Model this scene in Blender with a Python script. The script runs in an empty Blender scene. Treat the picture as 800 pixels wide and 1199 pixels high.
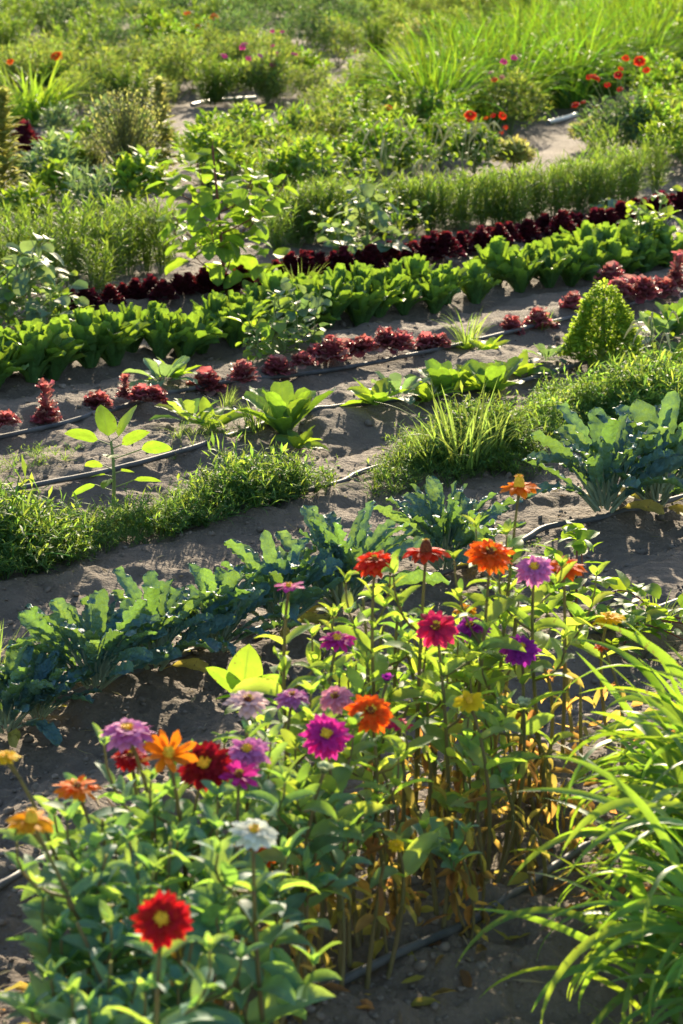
import bpy, math, random
import numpy as np
from mathutils import Vector, Matrix, Euler

random.seed(7)
RNG = np.random.default_rng(11)
PI = math.pi
C = bpy.context.scene.collection
TAU = 2 * PI

# ------------------------------------------------------------------ camera geometry (metres)
F = 2830.0            # focal length in pixels of the 800 x 1199 photograph
H = 1.60              # eye height
PITCH = math.atan(700.0 / F)
ROW = math.radians(40.6)   # the beds run this far to the right of the view direction
Ux, Uy = math.sin(ROW), math.cos(ROW)
Nx, Ny = -math.cos(ROW), math.sin(ROW)
SUN_AZ = math.radians(5.0)    # clockwise from +Y
SUN_EL = math.radians(18.0)


def ray(px, py):
    x = (px - 400.0) / F
    y = -(py - 599.5) / F
    c, s = math.cos(PITCH), math.sin(PITCH)
    return Vector((x, c + y * s, -s + y * c))


def G0(px, py, z=0.0):
    d = ray(px, py)
    t = (H - z) / -d.z
    return Vector((d.x * t, d.y * t, z))


def PV(px, py, v):
    """point where the view ray meets the upright plane that stands along the bed line v"""
    d = ray(px, py)
    t = v / (d.x * Nx + d.y * Ny)
    return Vector((d.x * t, d.y * t, H + d.z * t))


def project(p):
    c, s = math.cos(PITCH), math.sin(PITCH)
    x, y, z = p[0], p[1], p[2] - H
    f = y * c - z * s
    u = y * s + z * c
    return 400 + F * x / f, 599.5 - F * u / f


def uv_of(x, y):
    return x * Ux + y * Uy, x * Nx + y * Ny


# ------------------------------------------------------------------ noise
def _hash(ix, iy, seed):
    h = (ix.astype(np.int64) * 374761393 + iy.astype(np.int64) * 668265263 + seed * 974634777) & 0xFFFFFFFF
    h = ((h ^ (h >> 13)) * 1274126177) & 0xFFFFFFFF
    return ((h ^ (h >> 16)) & 0xFFFF) / 65535.0


def vnoise(x, y, seed=0):
    ix, iy = np.floor(x), np.floor(y)
    fx, fy = x - ix, y - iy
    fx = fx * fx * (3 - 2 * fx); fy = fy * fy * (3 - 2 * fy)
    a = _hash(ix, iy, seed); b = _hash(ix + 1, iy, seed)
    c = _hash(ix, iy + 1, seed); d = _hash(ix + 1, iy + 1, seed)
    return (a * (1 - fx) + b * fx) * (1 - fy) + (c * (1 - fx) + d * fx) * fy - 0.5


def fbm(x, y, seed=0, o=3):
    r = 0; a = 1.0
    for i in range(o):
        r = r + a * vnoise(x * 2 ** i + 17.3 * i, y * 2 ** i - 9.1 * i, seed + i)
        a *= 0.5
    return r


PV_V = np.array([-50, 1.3, 1.85, 2.02, 2.12, 2.55, 2.72, 2.86, 2.96, 3.15, 3.34, 3.46, 3.56, 3.85, 4.05, 4.22, 4.32, 4.60, 4.80, 4.93, 5.02, 5.3, 5.52, 5.66, 5.74, 6.0, 6.12, 6.24, 6.5, 6.9, 7.15, 7.25, 7.6, 7.9, 8.1, 60])
PV_H = np.array([-.05, -.05, -.05, -.02, .03, .03, -.02, -.04, .02, .015, -.03, -.01, .02, .015, -.02, 0.0, .02, .01, -.03, -.01, .025, .02, -.035, -.01, .03, .02, -.01, .02, .03, -.01, -.01, .02, .02, 0, 0, 0])


def gh(x, y):
    x = np.asarray(x, float); y = np.asarray(y, float)
    u, v = x * Ux + y * Uy, x * Nx + y * Ny
    vv = v + 0.10 * vnoise(u * 1.3, v * 0.4, 3) + 0.07 * vnoise(u * 5, v * 4, 5)
    h = np.interp(vv, PV_V, PV_H)
    fade = np.clip(1.4 - np.hypot(x, y) / 20, 0.25, 1)
    h = h + 0.032 * fbm(x * 2.3, y * 2.3, 21, 2) + 0.025 * fbm(x * 8, y * 8, 31, 3) * fade
    r = fbm(x * 22, y * 22, 51, 3)
    near = 1 + .9 * np.clip((5.2 - np.hypot(x, y)) / 1.5, 0, 1)
    h = h + 0.014 * r * fade * near + .02 * (near - 1) * fbm(x * 13, y * 13, 61, 2) + 0.012 * np.clip(fbm(x * 34, y * 34, 71, 2) - 0.12, 0, 1) * fade
    return h


def GP(px, py):
    p = G0(px, py)
    for _ in range(3):
        p = G0(px, py, float(gh(p.x, p.y)))
    return p


def onground(x, y, dz=0.0):
    return Vector((x, y, float(gh(x, y)) + dz))


# ------------------------------------------------------------------ mesh builder
class MB:
    def __init__(s):
        s.V = []; s.F = []; s.T = []; s.n = 0

    def add(s, v, f, uv=None):
        v = np.asarray(v, float).reshape(-1, 3); f = np.asarray(f, int).reshape(-1, 4)
        if uv is None:
            uv = np.zeros((len(v), 2))
        s.V.append(v); s.F.append(f + s.n); s.T.append(np.asarray(uv, float)); s.n += len(v)

    def arrays(s):
        return np.concatenate(s.V), np.concatenate(s.F), np.concatenate(s.T)

    def stamp(s, tmpl, M, T):
        """tmpl = (v,f,uv); M (N,3,3); T (N,3)"""
        v, f, t = tmpl
        N = len(T); n = len(v)
        vv = np.einsum('nij,kj->nki', M, v) + T[:, None, :]
        ff = f[None] + (np.arange(N) * n)[:, None, None]
        s.add(vv.reshape(-1, 3), ff.reshape(-1, 4), np.tile(t, (N, 1)))

    def mesh(s, name, mat, smooth=True):
        v, f, t = s.arrays()
        m = bpy.data.meshes.new(name)
        m.vertices.add(len(v)); m.vertices.foreach_set('co', v.astype(np.float32).ravel())
        m.loops.add(len(f) * 4); m.loops.foreach_set('vertex_index', f.astype(np.int32).ravel())
        m.polygons.add(len(f))
        m.polygons.foreach_set('loop_start', (np.arange(len(f)) * 4).astype(np.int32))
        m.polygons.foreach_set('loop_total', np.full(len(f), 4, np.int32))
        uvl = m.uv_layers.new(name='UVMap')
        uvl.data.foreach_set('uv', t[f.ravel()].astype(np.float32).ravel())
        m.update(calc_edges=True)
        m.polygons.foreach_set('use_smooth', np.full(len(f), smooth, bool))
        m.materials.append(mat)
        return m


def rotmats(rz, tilt=None, tdir=None, sc=None):
    rz = np.asarray(rz, float); N = len(rz)
    c, s = np.cos(rz), np.sin(rz)
    R = np.zeros((N, 3, 3)); R[:, 0, 0] = c; R[:, 0, 1] = -s; R[:, 1, 0] = s; R[:, 1, 1] = c; R[:, 2, 2] = 1
    if tilt is not None:
        ax = np.stack([-np.sin(tdir), np.cos(tdir), np.zeros(N)], 1)
        K = np.zeros((N, 3, 3))
        K[:, 0, 1] = -ax[:, 2]; K[:, 0, 2] = ax[:, 1]; K[:, 1, 0] = ax[:, 2]; K[:, 1, 2] = -ax[:, 0]; K[:, 2, 0] = -ax[:, 1]; K[:, 2, 1] = ax[:, 0]
        T = np.eye(3)[None] + np.sin(tilt)[:, None, None] * K + (1 - np.cos(tilt))[:, None, None] * (K @ K)
        R = T @ R
    if sc is not None:
        R = R * np.asarray(sc)[:, None, None]
    return R


def prof(kind, s):
    if kind == 'ovate':
        w = s ** 0.55 * (1 - s) ** 0.8; return w / w.max() * np.where(s < 0.001, 0, 1) + 0.06 * (1 - s)
    if kind == 'lance':
        w = s ** 0.6 * (1 - s) ** 0.9; return w / w.max() + 0.02
    if kind == 'round':
        w = np.sqrt(np.clip(s * (1 - s), 0, 1)) * (1.25 - 0.5 * s); return w / w.max()
    if kind == 'cord':
        w = s ** 0.35 * (1 - s) ** 0.62; return w / w.max()
    if kind == 'blade':
        return np.clip(np.minimum(0.55 + s * 3, 1) * (1 - s ** 2.2) ** 0.8, 0.02, 1)
    if kind == 'kale':
        b = np.clip((s - 0.20) / 0.80, 0, 1); w = b ** 0.75 * (1 - b) ** 0.36; return np.maximum(w / w.max(), 0.075 * (1 - s * .6))
    if kind == 'romaine':
        w = (0.16 + s) ** 0.9 * (1.02 - s) ** 0.28; return w / w.max()
    if kind == 'petal':
        w = (0.05 + s) ** 0.45 * (1.0 - s ** 3.5) ** 0.5; return np.clip(w / w.max(), 0.06, 1)
    if kind == 'frill':
        w = (0.1 + s) ** 0.8 * (1.03 - s) ** 0.3; return w / w.max()
    raise KeyError(kind)


def leaves(mb, P, az, el, L, W, bend=0.6, fold=0.25, roll=0.0, ruf=0.0, rufn=5, kind='ovate', ns=6, nw=1, sb=0.0, lobes=0.0, cup=0.0, crinkle=0.0):
    P = np.asarray(P, float).reshape(-1, 3); N = len(P)
    B = lambda a: np.broadcast_to(np.asarray(a, float), (N,)).astype(float)
    az, el, L, W, bend, fold, roll, ruf, sb = map(B, (az, el, L, W, bend, fold, roll, ruf, sb))
    s = np.linspace(0, 1, ns + 1)
    sm = (s[1:] + s[:-1]) / 2
    e_m = el[:, None] - bend[:, None] * sm ** 1.2; a_m = az[:, None] + sb[:, None] * sm
    T = np.stack([np.cos(e_m) * np.cos(a_m), np.cos(e_m) * np.sin(a_m), np.sin(e_m)], -1)
    Cn = np.concatenate([np.zeros((N, 1, 3)), np.cumsum(T * (L / ns)[:, None, None], 1)], 1) + P[:, None]
    e = el[:, None] - bend[:, None] * s ** 1.2; a = az[:, None] + sb[:, None] * s
    Nn = np.stack([-np.sin(e) * np.cos(a), -np.sin(e) * np.sin(a), np.cos(e)], -1)
    S = np.stack([-np.sin(a), np.cos(a), np.zeros_like(a)], -1)
    cr, sr = np.cos(roll)[:, None, None], np.sin(roll)[:, None, None]
    S2 = S * cr + Nn * sr; N2 = Nn * cr - S * sr
    x = np.linspace(-1, 1, 2 * nw + 1)
    w = prof(kind, s)[None, :] * (W / 2)[:, None]
    if lobes:
        ph = RNG.uniform(0, TAU, N)[:, None]
        w = w * (1 + lobes * np.sin(s[None] * TAU * rufn * 1.3 + ph) * (s > 0.25))
    ax = np.abs(x)
    ph = RNG.uniform(0, TAU, (N, 1, 1))
    lat = x[None, None] * w[..., None] * np.cos(fold)[:, None, None]
    nor = ax[None, None] * w[..., None] * np.sin(fold)[:, None, None]
    if cup:
        nor = nor + cup * (ax ** 2)[None, None] * w[..., None]
    nor = nor + (ruf * W)[:, None, None] * np.sin(s[None, :, None] * TAU * rufn + ph + x[None, None] * 1.3) * (ax ** 1.5)[None, None] * np.minimum(1, prof(kind, s) * 1.5)[None, :, None]
    if crinkle:
        nor = nor + crinkle * W[:, None, None] * RNG.normal(size=nor.shape) * (s > .25)[None, :, None]
    pos = Cn[:, :, None] + S2[:, :, None] * lat[..., None] + N2[:, :, None] * nor[..., None]
    nc = 2 * nw + 1; npv = (ns + 1) * nc
    i, j = np.meshgrid(np.arange(ns), np.arange(2 * nw), indexing='ij')
    q = np.stack([i * nc + j, i * nc + j + 1, (i + 1) * nc + j + 1, (i + 1) * nc + j], -1).reshape(-1, 4)
    f = q[None] + (np.arange(N) * npv)[:, None, None]
    uv = np.stack(np.broadcast_arrays(x[None, :] * .5 + .5, s[:, None]), -1).reshape(-1, 2)
    mb.add(pos.reshape(-1, 3), f.reshape(-1, 4), np.tile(uv, (N, 1)))
    return Cn[:, -1]


def tube(mb, pts, r, k=5):
    pts = np.asarray([tuple(p) for p in pts], float); n = len(pts)
    r = np.broadcast_to(np.asarray(r, float), (n,)) if np.ndim(r) == 0 or len(r) == n else np.linspace(r[0], r[-1], n)
    d = np.gradient(pts, axis=0); d /= np.linalg.norm(d, axis=1)[:, None] + 1e-12
    up = np.array([0.31, 0.17, 0.93]); up = np.where(np.abs(d @ up)[:, None] > 0.97, np.array([1.0, 0, 0])[None], up[None])
    a = np.cross(d, up); a /= np.linalg.norm(a, axis=1)[:, None]; b = np.cross(d, a)
    t = np.arange(k) / k * TAU
    v = pts[:, None] + r[:, None, None] * (np.cos(t)[None, :, None] * a[:, None] + np.sin(t)[None, :, None] * b[:, None])
    i, j = np.meshgrid(np.arange(n - 1), np.arange(k), indexing='ij')
    j2 = (j + 1) % k
    f = np.stack([i * k + j, i * k + j2, (i + 1) * k + j2, (i + 1) * k + j], -1).reshape(-1, 4)
    uv = np.stack(np.broadcast_arrays(np.arange(k)[None] / k, np.linspace(0, 1, n)[:, None]), -1).reshape(-1, 2)
    mb.add(v.reshape(-1, 3), f, uv)


def curve_pts(p0, p1, bow=(0, 0, 0), n=7):
    p0 = np.array(p0, float); p1 = np.array(p1, float); b = np.array(bow, float)
    t = np.linspace(0, 1, n)[:, None]
    return p0 * (1 - t) + p1 * t + b * (4 * t * (1 - t))


def dome(mb, c, r, h, k=12, n=5, squash=None):
    """a low dome with a tiny ring at its top"""
    pts = []
    for i in range(n + 1):
        a = i / n * PI / 2 * 0.97
        rr, z = r * math.cos(a), h * math.sin(a)
        for j in range(k):
            t = j / k * TAU
            pts.append((c[0] + rr * math.cos(t), c[1] + rr * math.sin(t), c[2] + z))
    f = [(i * k + j, i * k + (j + 1) % k, (i + 1) * k + (j + 1) % k, (i + 1) * k + j) for i in range(n) for j in range(k)]
    uv = [(0.5, i / n) for i in range(n + 1) for j in range(k)]
    mb.add(pts, f, uv)


# ------------------------------------------------------------------ materials
def newmat(name):
    m = bpy.data.materials.new(name); m.use_nodes = True
    nt = m.node_tree; nt.nodes.clear()
    return m, nt, nt.nodes, nt.links


def mixcol(nt, fac, a, b, blend='MIX'):
    n = nt.nodes.new('ShaderNodeMix'); n.data_type = 'RGBA'; n.blend_type = blend
    for sock, val in ((n.inputs[0], fac), (n.inputs[6], a), (n.inputs[7], b)):
        if hasattr(val, 'is_linked') or hasattr(val, 'links'):
            nt.links.new(val, sock)
        else:
            sock.default_value = val if not isinstance(val, tuple) else (*val[:3], 1)
    return n.outputs[2]


def mathn(nt, op, a, b=None, c=None, clamp=False):
    n = nt.nodes.new('ShaderNodeMath'); n.operation = op; n.use_clamp = clamp
    for k, val in enumerate((a, b, c)):
        if val is None:
            continue
        if hasattr(val, 'links'):
            nt.links.new(val, n.inputs[k])
        else:
            n.inputs[k].default_value = val
    return n.outputs[0]


def leafmat(name, base, trans, tf=0.45, rough=0.5, spec=0.4, vv=0.3, hv=0.03, vein=0.25, veincol=None, cross=10.0, bump=0.0, bscale=90.0, tip=None, alt=None, altp=0.0, sheen=0.0, spots=0.0):
    m, nt, N, L = newmat(name)
    geo = N.new('ShaderNodeNewGeometry'); uv = N.new('ShaderNodeUVMap'); obj = N.new('ShaderNodeObjectInfo')
    tc = N.new('ShaderNodeTexCoord')
    rnd = geo.outputs['Random Per Island']
    sep = N.new('ShaderNodeSeparateXYZ'); L.new(uv.outputs[0], sep.inputs[0])
    # a second random number
    r2 = mathn(nt, 'FRACT', mathn(nt, 'MULTIPLY', rnd, 37.13))
    r3 = mathn(nt, 'FRACT', mathn(nt, 'MULTIPLY', rnd, 91.7))
    ns = N.new('ShaderNodeTexNoise'); ns.inputs['Scale'].default_value = 35; ns.inputs['Detail'].default_value = 3
    L.new(tc.outputs['Object'], ns.inputs['Vector'])
    # distance to midrib
    dm = mathn(nt, 'ABSOLUTE', mathn(nt, 'SUBTRACT', sep.outputs[0], 0.5))
    mid = mathn(nt, 'LESS_THAN', dm, 0.035)
    # slanting side veins
    sv = mathn(nt, 'FRACT', mathn(nt, 'MULTIPLY', mathn(nt, 'SUBTRACT', sep.outputs[1], mathn(nt, 'MULTIPLY', dm, 0.45)), cross))
    svm = mathn(nt, 'LESS_THAN', sv, 0.12)
    vm = mathn(nt, 'MAXIMUM', mid, mathn(nt, 'MULTIPLY', svm, 0.45))
    def vary(col):
        h = N.new('ShaderNodeHueSaturation')
        h.inputs['Color'].default_value = (*col, 1)
        L.new(mathn(nt, 'MULTIPLY_ADD', mathn(nt, 'SUBTRACT', r2, 0.5), hv * 2, 0.5), h.inputs['Hue'])
        val = mathn(nt, 'ADD', mathn(nt, 'MULTIPLY_ADD', mathn(nt, 'SUBTRACT', rnd, 0.5), vv * 2, 1.0),
                    mathn(nt, 'MULTIPLY_ADD', mathn(nt, 'SUBTRACT', ns.outputs[0], 0.5), 0.9, mathn(nt, 'MULTIPLY', mathn(nt, 'SUBTRACT', obj.outputs['Random'], 0.5), 0.25)))
        L.new(val, h.inputs['Value'])
        c = h.outputs[0]
        if alt is not None and altp > 0:
            sel = mathn(nt, 'LESS_THAN', r3, altp)
            c = mixcol(nt, mathn(nt, 'MULTIPLY', sel, 0.85), c, alt)
        if tip is not None:
            c = mixcol(nt, mathn(nt, 'POWER', sep.outputs[1], 2.5), c, tip)
        return c
    vc = veincol or tuple(min(1, x * 2.2 + 0.03) for x in base)
    bc = mixcol(nt, mathn(nt, 'MULTIPLY', vm, vein), vary(base), vc)
    tcx = vary(trans)
    if spots:
        sn = N.new('ShaderNodeTexNoise'); sn.inputs['Scale'].default_value = 130; sn.inputs['Detail'].default_value = 2
        L.new(tc.outputs['Object'], sn.inputs['Vector'])
        # blemishes gather at the margins and tips
        edge = mathn(nt, 'MAXIMUM', mathn(nt, 'MULTIPLY', dm, 0.28), mathn(nt, 'MULTIPLY', sep.outputs[1], 0.12))
        sm_ = mathn(nt, 'GREATER_THAN', mathn(nt, 'ADD', mathn(nt, 'ADD', sn.outputs[0], edge), mathn(nt, 'MULTIPLY', r3, 0.10)), 0.86 - spots)
        bc = mixcol(nt, mathn(nt, 'MULTIPLY', sm_, 0.8), bc, (0.22, 0.15, 0.06))
        tcx = mixcol(nt, mathn(nt, 'MULTIPLY', sm_, 0.8), tcx, (0.20, 0.11, 0.03))
    if bump > 0:
        vc_ = N.new('ShaderNodeTexVoronoi'); vc_.inputs['Scale'].default_value = bscale
        L.new(tc.outputs['Object'], vc_.inputs['Vector'])
        cell = mathn(nt, 'MULTIPLY', vc_.outputs['Distance'], 0.75, None, True)
        bc = mixcol(nt, cell, bc, tuple(x * 2.0 + 0.02 for x in base))
        tcx = mixcol(nt, cell, tcx, tuple(x * 0.45 for x in trans))
    p = N.new('ShaderNodeBsdfPrincipled'); t = N.new('ShaderNodeBsdfTranslucent'); mx = N.new('ShaderNodeMixShader'); o = N.new('ShaderNodeOutputMaterial')
    L.new(bc, p.inputs['Base Color'])
    tv = mixcol(nt, mathn(nt, 'MULTIPLY', vm, vein * 0.9), tcx, tuple(x * 0.6 for x in trans))
    L.new(tv, t.inputs['Color'])
    p.inputs['Roughness'].default_value = rough
    p.inputs['Specular IOR Level'].default_value = spec
    if sheen:
        p.inputs['Sheen Weight'].default_value = sheen
    bmp = N.new('ShaderNodeBump'); bmp.inputs['Distance'].default_value = 0.002; bmp.inputs['Strength'].default_value = 0.5
    if bump > 0:
        vo = N.new('ShaderNodeTexVoronoi'); vo.inputs['Scale'].default_value = bscale
        L.new(tc.outputs['Object'], vo.inputs['Vector'])
        hgt = mathn(nt, 'MULTIPLY_ADD', vo.outputs['Distance'], -bump, mathn(nt, 'MULTIPLY', vm, 0.5))
        bmp.inputs['Strength'].default_value = 0.9; bmp.inputs['Distance'].default_value = 0.004
    else:
        hgt = mathn(nt, 'ADD', mathn(nt, 'MULTIPLY', vm, -0.5), ns.outputs[0])
    L.new(hgt, bmp.inputs['Height']); L.new(bmp.outputs[0], p.inputs['Normal'])
    mx.inputs[0].default_value = tf
    L.new(p.outputs[0], mx.inputs[1]); L.new(t.outputs[0], mx.inputs[2]); L.new(mx.outputs[0], o.inputs[0])
    return m


def plainmat(name, col, rough=0.6, spec=0.3, vary=0.3, scale=60, col2=None, bump=0.3, tf=0.0):
    m, nt, N, L = newmat(name)
    tc = N.new('ShaderNodeTexCoord'); ns = N.new('ShaderNodeTexNoise'); ns.inputs['Scale'].default_value = scale; ns.inputs['Detail'].default_value = 4
    L.new(tc.outputs['Object'], ns.inputs['Vector'])
    p = N.new('ShaderNodeBsdfPrincipled'); o = N.new('ShaderNodeOutputMaterial')
    fac = mathn(nt, 'MULTIPLY_ADD', mathn(nt, 'SUBTRACT', ns.outputs[0], 0.5), 2.2, 0.5, True)
    a = tuple(x * (1 - vary) for x in col); b = col2 or tuple(min(1, x * (1 + vary)) for x in col)
    L.new(mixcol(nt, fac, a, b), p.inputs['Base Color'])
    p.inputs['Roughness'].default_value = rough; p.inputs['Specular IOR Level'].default_value = spec
    bmp = N.new('ShaderNodeBump'); bmp.inputs['Strength'].default_value = bump; bmp.inputs['Distance'].default_value = 0.003
    L.new(ns.outputs[0], bmp.inputs['Height']); L.new(bmp.outputs[0], p.inputs['Normal'])
    out = p.outputs[0]
    if tf:
        t = N.new('ShaderNodeBsdfTranslucent'); t.inputs[0].default_value = (*col, 1)
        mx = N.new('ShaderNodeMixShader'); mx.inputs[0].default_value = tf
        L.new(out, mx.inputs[1]); L.new(t.outputs[0], mx.inputs[2]); out = mx.outputs[0]
    L.new(out, o.inputs[0])
    return m


def soilmat():
    m, nt, N, L = newmat('soil')
    tc = N.new('ShaderNodeTexCoord'); p = N.new('ShaderNodeBsdfPrincipled'); o = N.new('ShaderNodeOutputMaterial')
    def noise(s, d=4, r=0.6):
        n = N.new('ShaderNodeTexNoise'); n.inputs['Scale'].default_value = s; n.inputs['Detail'].default_value = d; n.inputs['Roughness'].default_value = r
        L.new(tc.outputs['Object'], n.inputs['Vector']); return n.outputs[0]
    a, b, c = noise(1.7), noise(28, 5, .7), noise(260, 3, .7)
    f = mathn(nt, 'MULTIPLY_ADD', mathn(nt, 'SUBTRACT', a, 0.5), 2.0, 0.5, True)
    col = mixcol(nt, f, (0.135, 0.102, 0.074), (0.215, 0.168, 0.126))
    f2 = mathn(nt, 'MULTIPLY_ADD', mathn(nt, 'SUBTRACT', b, 0.5), 2.4, 0.5, True)
    col = mixcol(nt, mathn(nt, 'MULTIPLY', f2, 0.6), col, (0.095, 0.075, 0.058))
    f3 = mathn(nt, 'GREATER_THAN', c, 0.66)
    col = mixcol(nt, mathn(nt, 'MULTIPLY', f3, 0.55), col, (0.32, 0.30, 0.27))
    L.new(col, p.inputs['Base Color'])
    p.inputs['Roughness'].default_value = 0.9; p.inputs['Specular IOR Level'].default_value = 0.25
    vo = N.new('ShaderNodeTexVoronoi'); vo.inputs['Scale'].default_value = 75; L.new(tc.outputs['Object'], vo.inputs['Vector'])
    hgt = mathn(nt, 'ADD', mathn(nt, 'MULTIPLY', b, 1.2), mathn(nt, 'ADD', mathn(nt, 'MULTIPLY', c, 0.35), mathn(nt, 'MULTIPLY', vo.outputs['Distance'], -0.5)))
    bmp = N.new('ShaderNodeBump'); bmp.inputs['Strength'].default_value = 1.0; bmp.inputs['Distance'].default_value = 0.010
    L.new(hgt, bmp.inputs['Height']); L.new(bmp.outputs[0], p.inputs['Normal']); L.new(p.outputs[0], o.inputs[0])
    return m


M = {}
M['soil'] = soilmat()
M['clod'] = plainmat('soil_clod', (0.175, 0.142, 0.112), 0.95, 0.2, 0.35, 40, bump=0.8)
M['hose'] = plainmat('hose_plastic', (0.05, 0.06, 0.07), 0.62, 0.35, 0.5, 14, (0.13, 0.125, 0.12), 0.15)
M['white_pipe'] = plainmat('pale_pipe', (0.6, 0.6, 0.58), 0.4, 0.5, 0.2, 20)
M['zleaf'] = leafmat('zinnia_leaf', (0.11, 0.215, 0.10), (0.46, 0.64, 0.05), 0.52, 0.6, 0.22, 0.3, 0.025, 0.3, cross=6, spots=0.03)
M['zleaf_grey'] = leafmat('zinnia_leaf_sky_sheen', (0.095, 0.215, 0.165), (0.38, 0.60, 0.06), 0.46, 0.6, 0.25, 0.3, 0.02, 0.3, cross=6, spots=0.03)  # blue raised in the base colour to paint sky sheen on shaded leaves
M['zstem'] = plainmat('zinnia_stem', (0.27, 0.29, 0.10), 0.6, 0.3, 0.35, 12, (0.26, 0.15, 0.08), 0.2, 0.35)
M['dry'] = leafmat('dry_leaf', (0.19, 0.13, 0.06), (0.80, 0.48, 0.10), 0.55, 0.85, 0.1, 0.5, 0.03, 0.2, cross=6, alt=(0.42, 0.38, 0.07), altp=0.35)
M['kale'] = leafmat('kale_leaf', (0.042, 0.11, 0.125), (0.28, 0.48, 0.05), 0.30, 0.55, 0.35, 0.3, 0.015, 0.4, (0.22, 0.32, 0.26), cross=9, bump=1.0, bscale=120)
M['oldleaf'] = leafmat('yellowed_leaf', (0.30, 0.27, 0.07), (0.6, 0.5, 0.08), 0.45, 0.6, 0.2, 0.4, 0.03, 0.3, cross=9, spots=0.08)
M['kstem'] = plainmat('kale_rib', (0.28, 0.36, 0.24), 0.5, 0.3, 0.2, 10, tf=0.2)
M['romaine'] = leafmat('romaine_leaf', (0.05, 0.125, 0.03), (0.32, 0.51, 0.03), 0.42, 0.5, 0.3, 0.35, 0.012, 0.45, (0.22, 0.32, 0.14), cross=7, bump=0.9, bscale=70, spots=0.03)
M['cone'] = leafmat('frilled_leaf', (0.08, 0.18, 0.025), (0.44, 0.60, 0.05), 0.5, 0.55, 0.2, 0.3, 0.012, 0.1)
M['redlet'] = leafmat('red_lettuce_leaf', (0.17, 0.05, 0.06), (0.66, 0.18, 0.17), 0.42, 0.5, 0.3, 0.4, 0.02, 0.2, (0.3, 0.17, 0.15), alt=(0.42, 0.24, 0.20), altp=0.25)
M['burg'] = leafmat('burgundy_leaf', (0.045, 0.008, 0.015), (0.20, 0.02, 0.03), 0.34, 0.6, 0.22, 0.4, 0.015, 0.1)
M['weed'] = leafmat('weed_leaf', (0.065, 0.155, 0.055), (0.40, 0.58, 0.06), 0.43, 0.6, 0.2, 0.35, 0.03, 0.1)
M['blade'] = leafmat('grass_blade', (0.07, 0.19, 0.05), (0.36, 0.54, 0.03), 0.5, 0.48, 0.3, 0.3, 0.02, 0.2, cross=0.001, spots=0.03)
M['bankblade'] = leafmat('bank_grass_blade', (0.04, 0.11, 0.025), (0.26, 0.46, 0.02), 0.38, 0.6, 0.2, 0.45, 0.03, 0.2, cross=0.001)
M['yblade'] = leafmat('fresh_grass_blade', (0.10, 0.20, 0.05), (0.38, 0.50, 0.08), 0.5, 0.5, 0.25, 0.35, 0.02, 0.15, cross=0.001, spots=0.03)
M['broad'] = leafmat('broad_leaf', (0.07, 0.16, 0.05), (0.38, 0.56, 0.03), 0.48, 0.55, 0.22, 0.3, 0.02, 0.25, cross=6, spots=0.03)
M['bluebroad'] = leafmat('blue_green_leaf', (0.075, 0.16, 0.12), (0.28, 0.42, 0.10), 0.42, 0.55, 0.25, 0.3, 0.02, 0.25, cross=6, spots=0.03)
M['glow'] = leafmat('young_thin_leaf', (0.10, 0.21, 0.04), (0.31, 0.49, 0.03), 0.52, 0.55, 0.2, 0.15, 0.01, 0.6, (0.3, 0.4, 0.10), cross=8, spots=0.03)
M['redstem'] = plainmat('reddish_stem', (0.20, 0.07, 0.05), 0.55, 0.3, 0.3, 15, tf=0.15)
M['gstem'] = plainmat('green_stem', (0.20, 0.27, 0.09), 0.55, 0.3, 0.3, 15, tf=0.25)
M['wstem'] = plainmat('olive_stem', (0.20, 0.22, 0.10), 0.8, 0.2, 0.3, 15, tf=0.3)
M['bstem'] = plainmat('brown_stem', (0.16, 0.12, 0.08), 0.8, 0.2, 0.3, 15)
M['feather'] = leafmat('feathery_leaf', (0.045, 0.11, 0.04), (0.36, 0.55, 0.04), 0.38, 0.6, 0.2, 0.35, 0.02, 0.0, tip=(0.20, 0.26, 0.05))
M['pale'] = leafmat('pale_fine_leaf', (0.085, 0.14, 0.05), (0.38, 0.50, 0.06), 0.40, 0.7, 0.2, 0.4, 0.03, 0.0)
M['paleblue'] = leafmat('grey_green_fine_leaf', (0.05, 0.105, 0.065), (0.20, 0.33, 0.06), 0.36, 0.7, 0.2, 0.4, 0.03, 0.0)
M['yellowish'] = leafmat('yellow_green_leaf', (0.17, 0.20, 0.07), (0.56, 0.58, 0.14), 0.5, 0.6, 0.2, 0.3, 0.03, 0.1)
M['midleaf'] = leafmat('mid_green_leaf', (0.045, 0.115, 0.03), (0.34, 0.54, 0.03), 0.40, 0.6, 0.2, 0.45, 0.03, 0.15)
M['tassel'] = plainmat('pale_tassel', (0.45, 0.46, 0.28), 0.8, 0.2, 0.3, 30, tf=0.5)
M['ydisc'] = plainmat('yellow_floret', (0.85, 0.48, 0.03), 0.7, 0.2, 0.3, 200, bump=0.6)
M['ddisc'] = plainmat('dark_disc', (0.12, 0.02, 0.015), 0.8, 0.2, 0.5, 250, (0.28, 0.07, 0.02), 0.8)
M['calyx'] = plainmat('calyx_green', (0.14, 0.20, 0.07), 0.6, 0.3, 0.3, 120, tf=0.2)
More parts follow.
